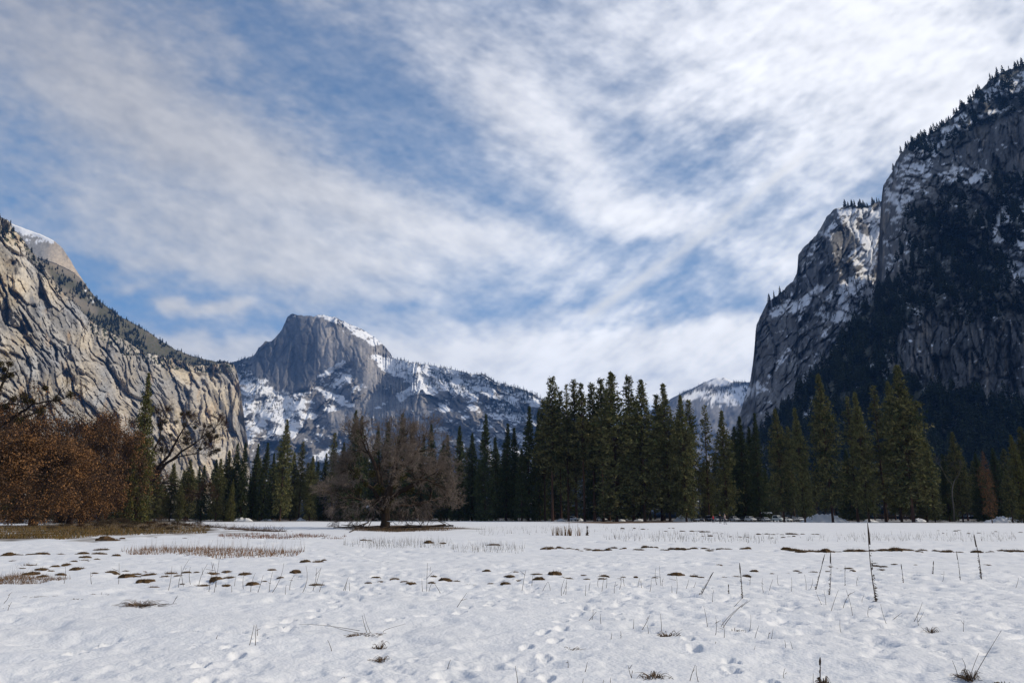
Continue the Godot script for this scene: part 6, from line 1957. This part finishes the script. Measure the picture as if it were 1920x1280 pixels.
func make_far_things() -> void:
	mat.glass = plain(Color(0.015, 0.018, 0.022), 0.08, 0.6)
	mat.lens = plain(Color(0.6, 0.6, 0.58), 0.2, 0.5)
	mat.tyre = plain(Color(0.018, 0.018, 0.019), 0.8, 0.3)
	mat.snow_flat = plain(Color(0.74, 0.745, 0.755), 0.8, 0.3)
	mat.wheel_shape = wheel_mesh()
	var white := Color(0.72, 0.72, 0.71)
	var silver := Color(0.42, 0.43, 0.44)
	var dark := Color(0.03, 0.033, 0.04)
	for a in [[1303, 276, 0.1, "saloon", silver, "snow-dusted silver saloon at the end of the car row by the reeds' side"], [1314, 280, -0.2, "suv", dark, "dark off-roader with its pale roof beside the dark van"], [1329, 282, 0.0, "van", Color(0.02, 0.022, 0.03), "tall dark van with a loaded roof rack in the car row"], [1343, 278, 0.15, "suv", white, "white off-roader just right of the dark van"], [1353, 280, 0.4, "saloon", silver, "silver saloon parked askew in the car row"],
			[1367, 282, 0.0, "saloon", Color(0.12, 0.13, 0.15), "slate saloon in the middle of the car row"], [1377, 279, 0.2, "suv", Color(0.55, 0.56, 0.57), "light grey off-roader in the middle of the car row"], [1390, 282, -0.1, "saloon", dark, "black saloon left of the big white off-roader"], [1407, 276, 0.35, "suv", white, "big white off-roader seen at an angle, brightest in the car row"], [1422, 280, 0.1, "saloon", dark, "black saloon beside the snow-roofed shelter"], [1436, 276, 0.0, "saloon", Color(0.5, 0.51, 0.53), "grey saloon in front of the snow-roofed shelter"],
			[1459, 276, 0.5, "van", Color(0.5, 0.55, 0.54), "pale green-grey van just right of the shelter"], [1474, 278, 0.5, "saloon", white, "white saloon nose-out near the pine trunks"], [1488, 282, 0.1, "suv", Color(0.22, 0.23, 0.25), "grey off-roader half hidden by the pine trunks"], [1500, 284, 0.0, "saloon", white, "white saloon at the snow heap end of the car row"], [448, 300, 1.2, "saloon", Color(0.6, 0.6, 0.6), "lone pale car parked below the conifers by the sunlit wall"], [1128, 284, 0.6, "saloon", Color(0.5, 0.5, 0.5), "pale car glimpsed between the trunks of the tall grove"], [1075, 286, 0.9, "suv", Color(0.6, 0.6, 0.6), "light off-roader glimpsed between the bare trunks of the grove"]]:
		var p := on_distance(a[0], a[1])
		car(p, a[2], a[3], a[4], a[5])
	# the shelter with a snow-laden roof
	var p := on_distance(1436, 287)
	var t := thing("shelter", p, "small dark open shelter with a thick white snow roof behind the parked cars", "shelter")
	var timber := plain(Color(0.035, 0.026, 0.02), 0.9, 0.2)
	for x in [-1.6, 1.6]:
		for z in [-1.0, 1.0]:
			var s := Soup.new()
			s.box(Vector3(x - 0.09, -0.2, z - 0.09), Vector3(x + 0.09, 2.55, z + 0.09), Color.WHITE)
			obj("post", s.mesh(), timber, t)
	var s := Soup.new()
	s.box(Vector3(-1.5, 0.0, -1.06), Vector3(1.5, 2.5, -0.92), Color.WHITE)
	obj("back_wall", s.mesh(), timber, t)
	s = Soup.new()
	s.box(Vector3(-1.95, 2.55, -1.4), Vector3(1.95, 2.72, 1.4), Color.WHITE)
	var roof := obj("roof", s.mesh(), timber, t)
	s = Soup.new()
	s.box(Vector3(-1.98, 2.723, -1.43), Vector3(1.98, 3.2, 1.43), Color(0.77, 0.785, 0.81), Vector3(0.22, 0, 0.22))
	obj("snow_cap", s.mesh(), mat.snow_flat, roof)
	heap("snow_heap", on_distance(1545, 272), 17.0, 3.1, 7.0, 901, "long ploughed heap of snow below the pines beside the parked cars")
	heap("snow_heap", on_distance(1281, 284), 8.0, 2.6, 5.0, 902, "small snow heap between the tall grove and the parked cars")
	for a in [[1052, 288, 4.0, 1.1], [1087, 290, 5.0, 1.3], [1165, 284, 3.6, 1.0], [1198, 286, 5.0, 1.1], [1632, 282, 6.0, 1.2], [1722, 290, 6.0, 1.6], [1880, 290, 14.0, 2.2]]:
		heap("snow_heap", on_distance(a[0], a[1]), a[2], a[3], 3.0, int(a[0]), "low bank of snow showing between the tree trunks at the forest edge", "snow banks at the forest edge")
	for a in [[455, 298, 9.0, 1.6], [500, 300, 5.0, 1.2], [565, 300, 4.0, 1.5]]:
		heap("snow_heap", on_distance(a[0], a[1]), a[2], a[3], 4.0, int(a[0]), "low bank of snow below the conifers by the sunlit wall", "snow banks by the sunlit wall")
	# walkers
	var meshes := [person_mesh(body_bones(0.02, Color(0.02, 0.022, 0.03), Color(0.025, 0.027, 0.035), Color(0.02, 0.015, 0.012))), person_mesh(body_bones(0.24, Color(0.03, 0.028, 0.03), Color(0.018, 0.018, 0.022), Color(0.03, 0.02, 0.015))), person_mesh(body_bones(0.1, Color(0.35, 0.03, 0.035), Color(0.03, 0.03, 0.04), Color(0.02, 0.02, 0.02))), person_mesh(body_bones(0.15, Color(0.30, 0.22, 0.20), Color(0.03, 0.03, 0.045), Color(0.2, 0.19, 0.18)))]
	var cloth := tinted(0.9, 0.2)
	for a in [[365, 977, 3, 0.4, "person in pale clothing at the left end of the dark-clad walkers below the sunlit wall", ""], [370, 976.6, 1, 1.2, "person in dark winter clothing in the group of walkers below the sunlit wall", "walkers below the sunlit wall"], [373, 976.8, 0, 2.0, "person in dark winter clothing in the group of walkers below the sunlit wall", "walkers below the sunlit wall"], [377, 977, 1, 0.2, "person in dark winter clothing in the group of walkers below the sunlit wall", "walkers below the sunlit wall"],
			[381, 976.6, 0, 3.0, "person in dark winter clothing in the group of walkers below the sunlit wall", "walkers below the sunlit wall"], [384, 976.8, 0, 5.0, "person in dark winter clothing in the group of walkers below the sunlit wall", "walkers below the sunlit wall"], [387, 976.6, 1, 4.0, "person in dark winter clothing in the group of walkers below the sunlit wall", "walkers below the sunlit wall"],
			[1338, 980, 2, 0.5, "person in a red jacket before the tall dark van", ""], [1351, 981, 0, 0.0, "person in dark clothing standing before the silver saloon on the snow edge", ""], [1360, 982, 3, 1.0, "person in pale top walking on the snow before the parked cars", ""], [1540, 978, 0, 2.0, "person in dark clothing before the long snow heap", "pair before the long snow heap"], [1544, 978, 1, 1.0, "person in dark clothing before the long snow heap", "pair before the long snow heap"]]:
		var q := on_ground(a[0], a[1])
		var o := obj("person", meshes[a[2]], cloth)
		o.position = q - Vector3(0, 0.01, 0)
		o.rotation.y = a[3]
		tag(o, a[4], "person", a[5])

func _ready() -> void:
	var t0 := Time.get_ticks_msec()
	# --- camera
	var cam := Camera3D.new()
	cam.name = "camera"
	cam.position = EYE
	cam.rotation.x = PITCH
	cam.fov = rad_to_deg(2.0 * atan(640.0 / FOCAL))
	cam.near = 0.1
	cam.far = 30000.0
	add_child(cam)
	cam.current = true
	# --- sky, haze and exposure
	var env := Environment.new()
	env.background_mode = Environment.BG_SKY
	env.sky = make_sky()
	env.tonemap_mode = Environment.TONE_MAPPER_LINEAR
	env.tonemap_exposure = 0.8
	env.sdfgi_enabled = true
	env.ssao_enabled = true
	env.ssil_enabled = true
	env.fog_enabled = true
	env.fog_mode = Environment.FOG_MODE_EXPONENTIAL
	env.fog_density = 0.000045
	env.fog_light_color = Color(0.45, 0.68, 1.0)
	var we := WorldEnvironment.new()
	we.name = "environment"
	we.environment = env
	add_child(we)
	# --- the sun, veiled by thin cloud, high at the right and a little ahead
	var sun := DirectionalLight3D.new()
	sun.name = "sun"
	sun.light_energy = 1.4
	sun.light_color = Color(1.0, 0.955, 0.88)
	sun.light_angular_distance = 1.5
	sun.shadow_enabled = true
	add_child(sun)
	sun.look_at_from_position(Vector3.ZERO, -sun_dir())
	print("sky ", Time.get_ticks_msec() - t0)
	make_mountains()
	print("mountains ", Time.get_ticks_msec() - t0)
	make_ground()
	print("ground ", Time.get_ticks_msec() - t0)
	make_forest()
	print("forest ", Time.get_ticks_msec() - t0)
	make_mountain_trees()
	print("mountain trees ", Time.get_ticks_msec() - t0)
	make_broadleaf()
	print("broadleaf ", Time.get_ticks_msec() - t0)
	make_mounds()
	make_stalks()
	make_grass()
	print("meadow ", Time.get_ticks_msec() - t0)
	make_far_things()
	print("far things ", Time.get_ticks_msec() - t0)
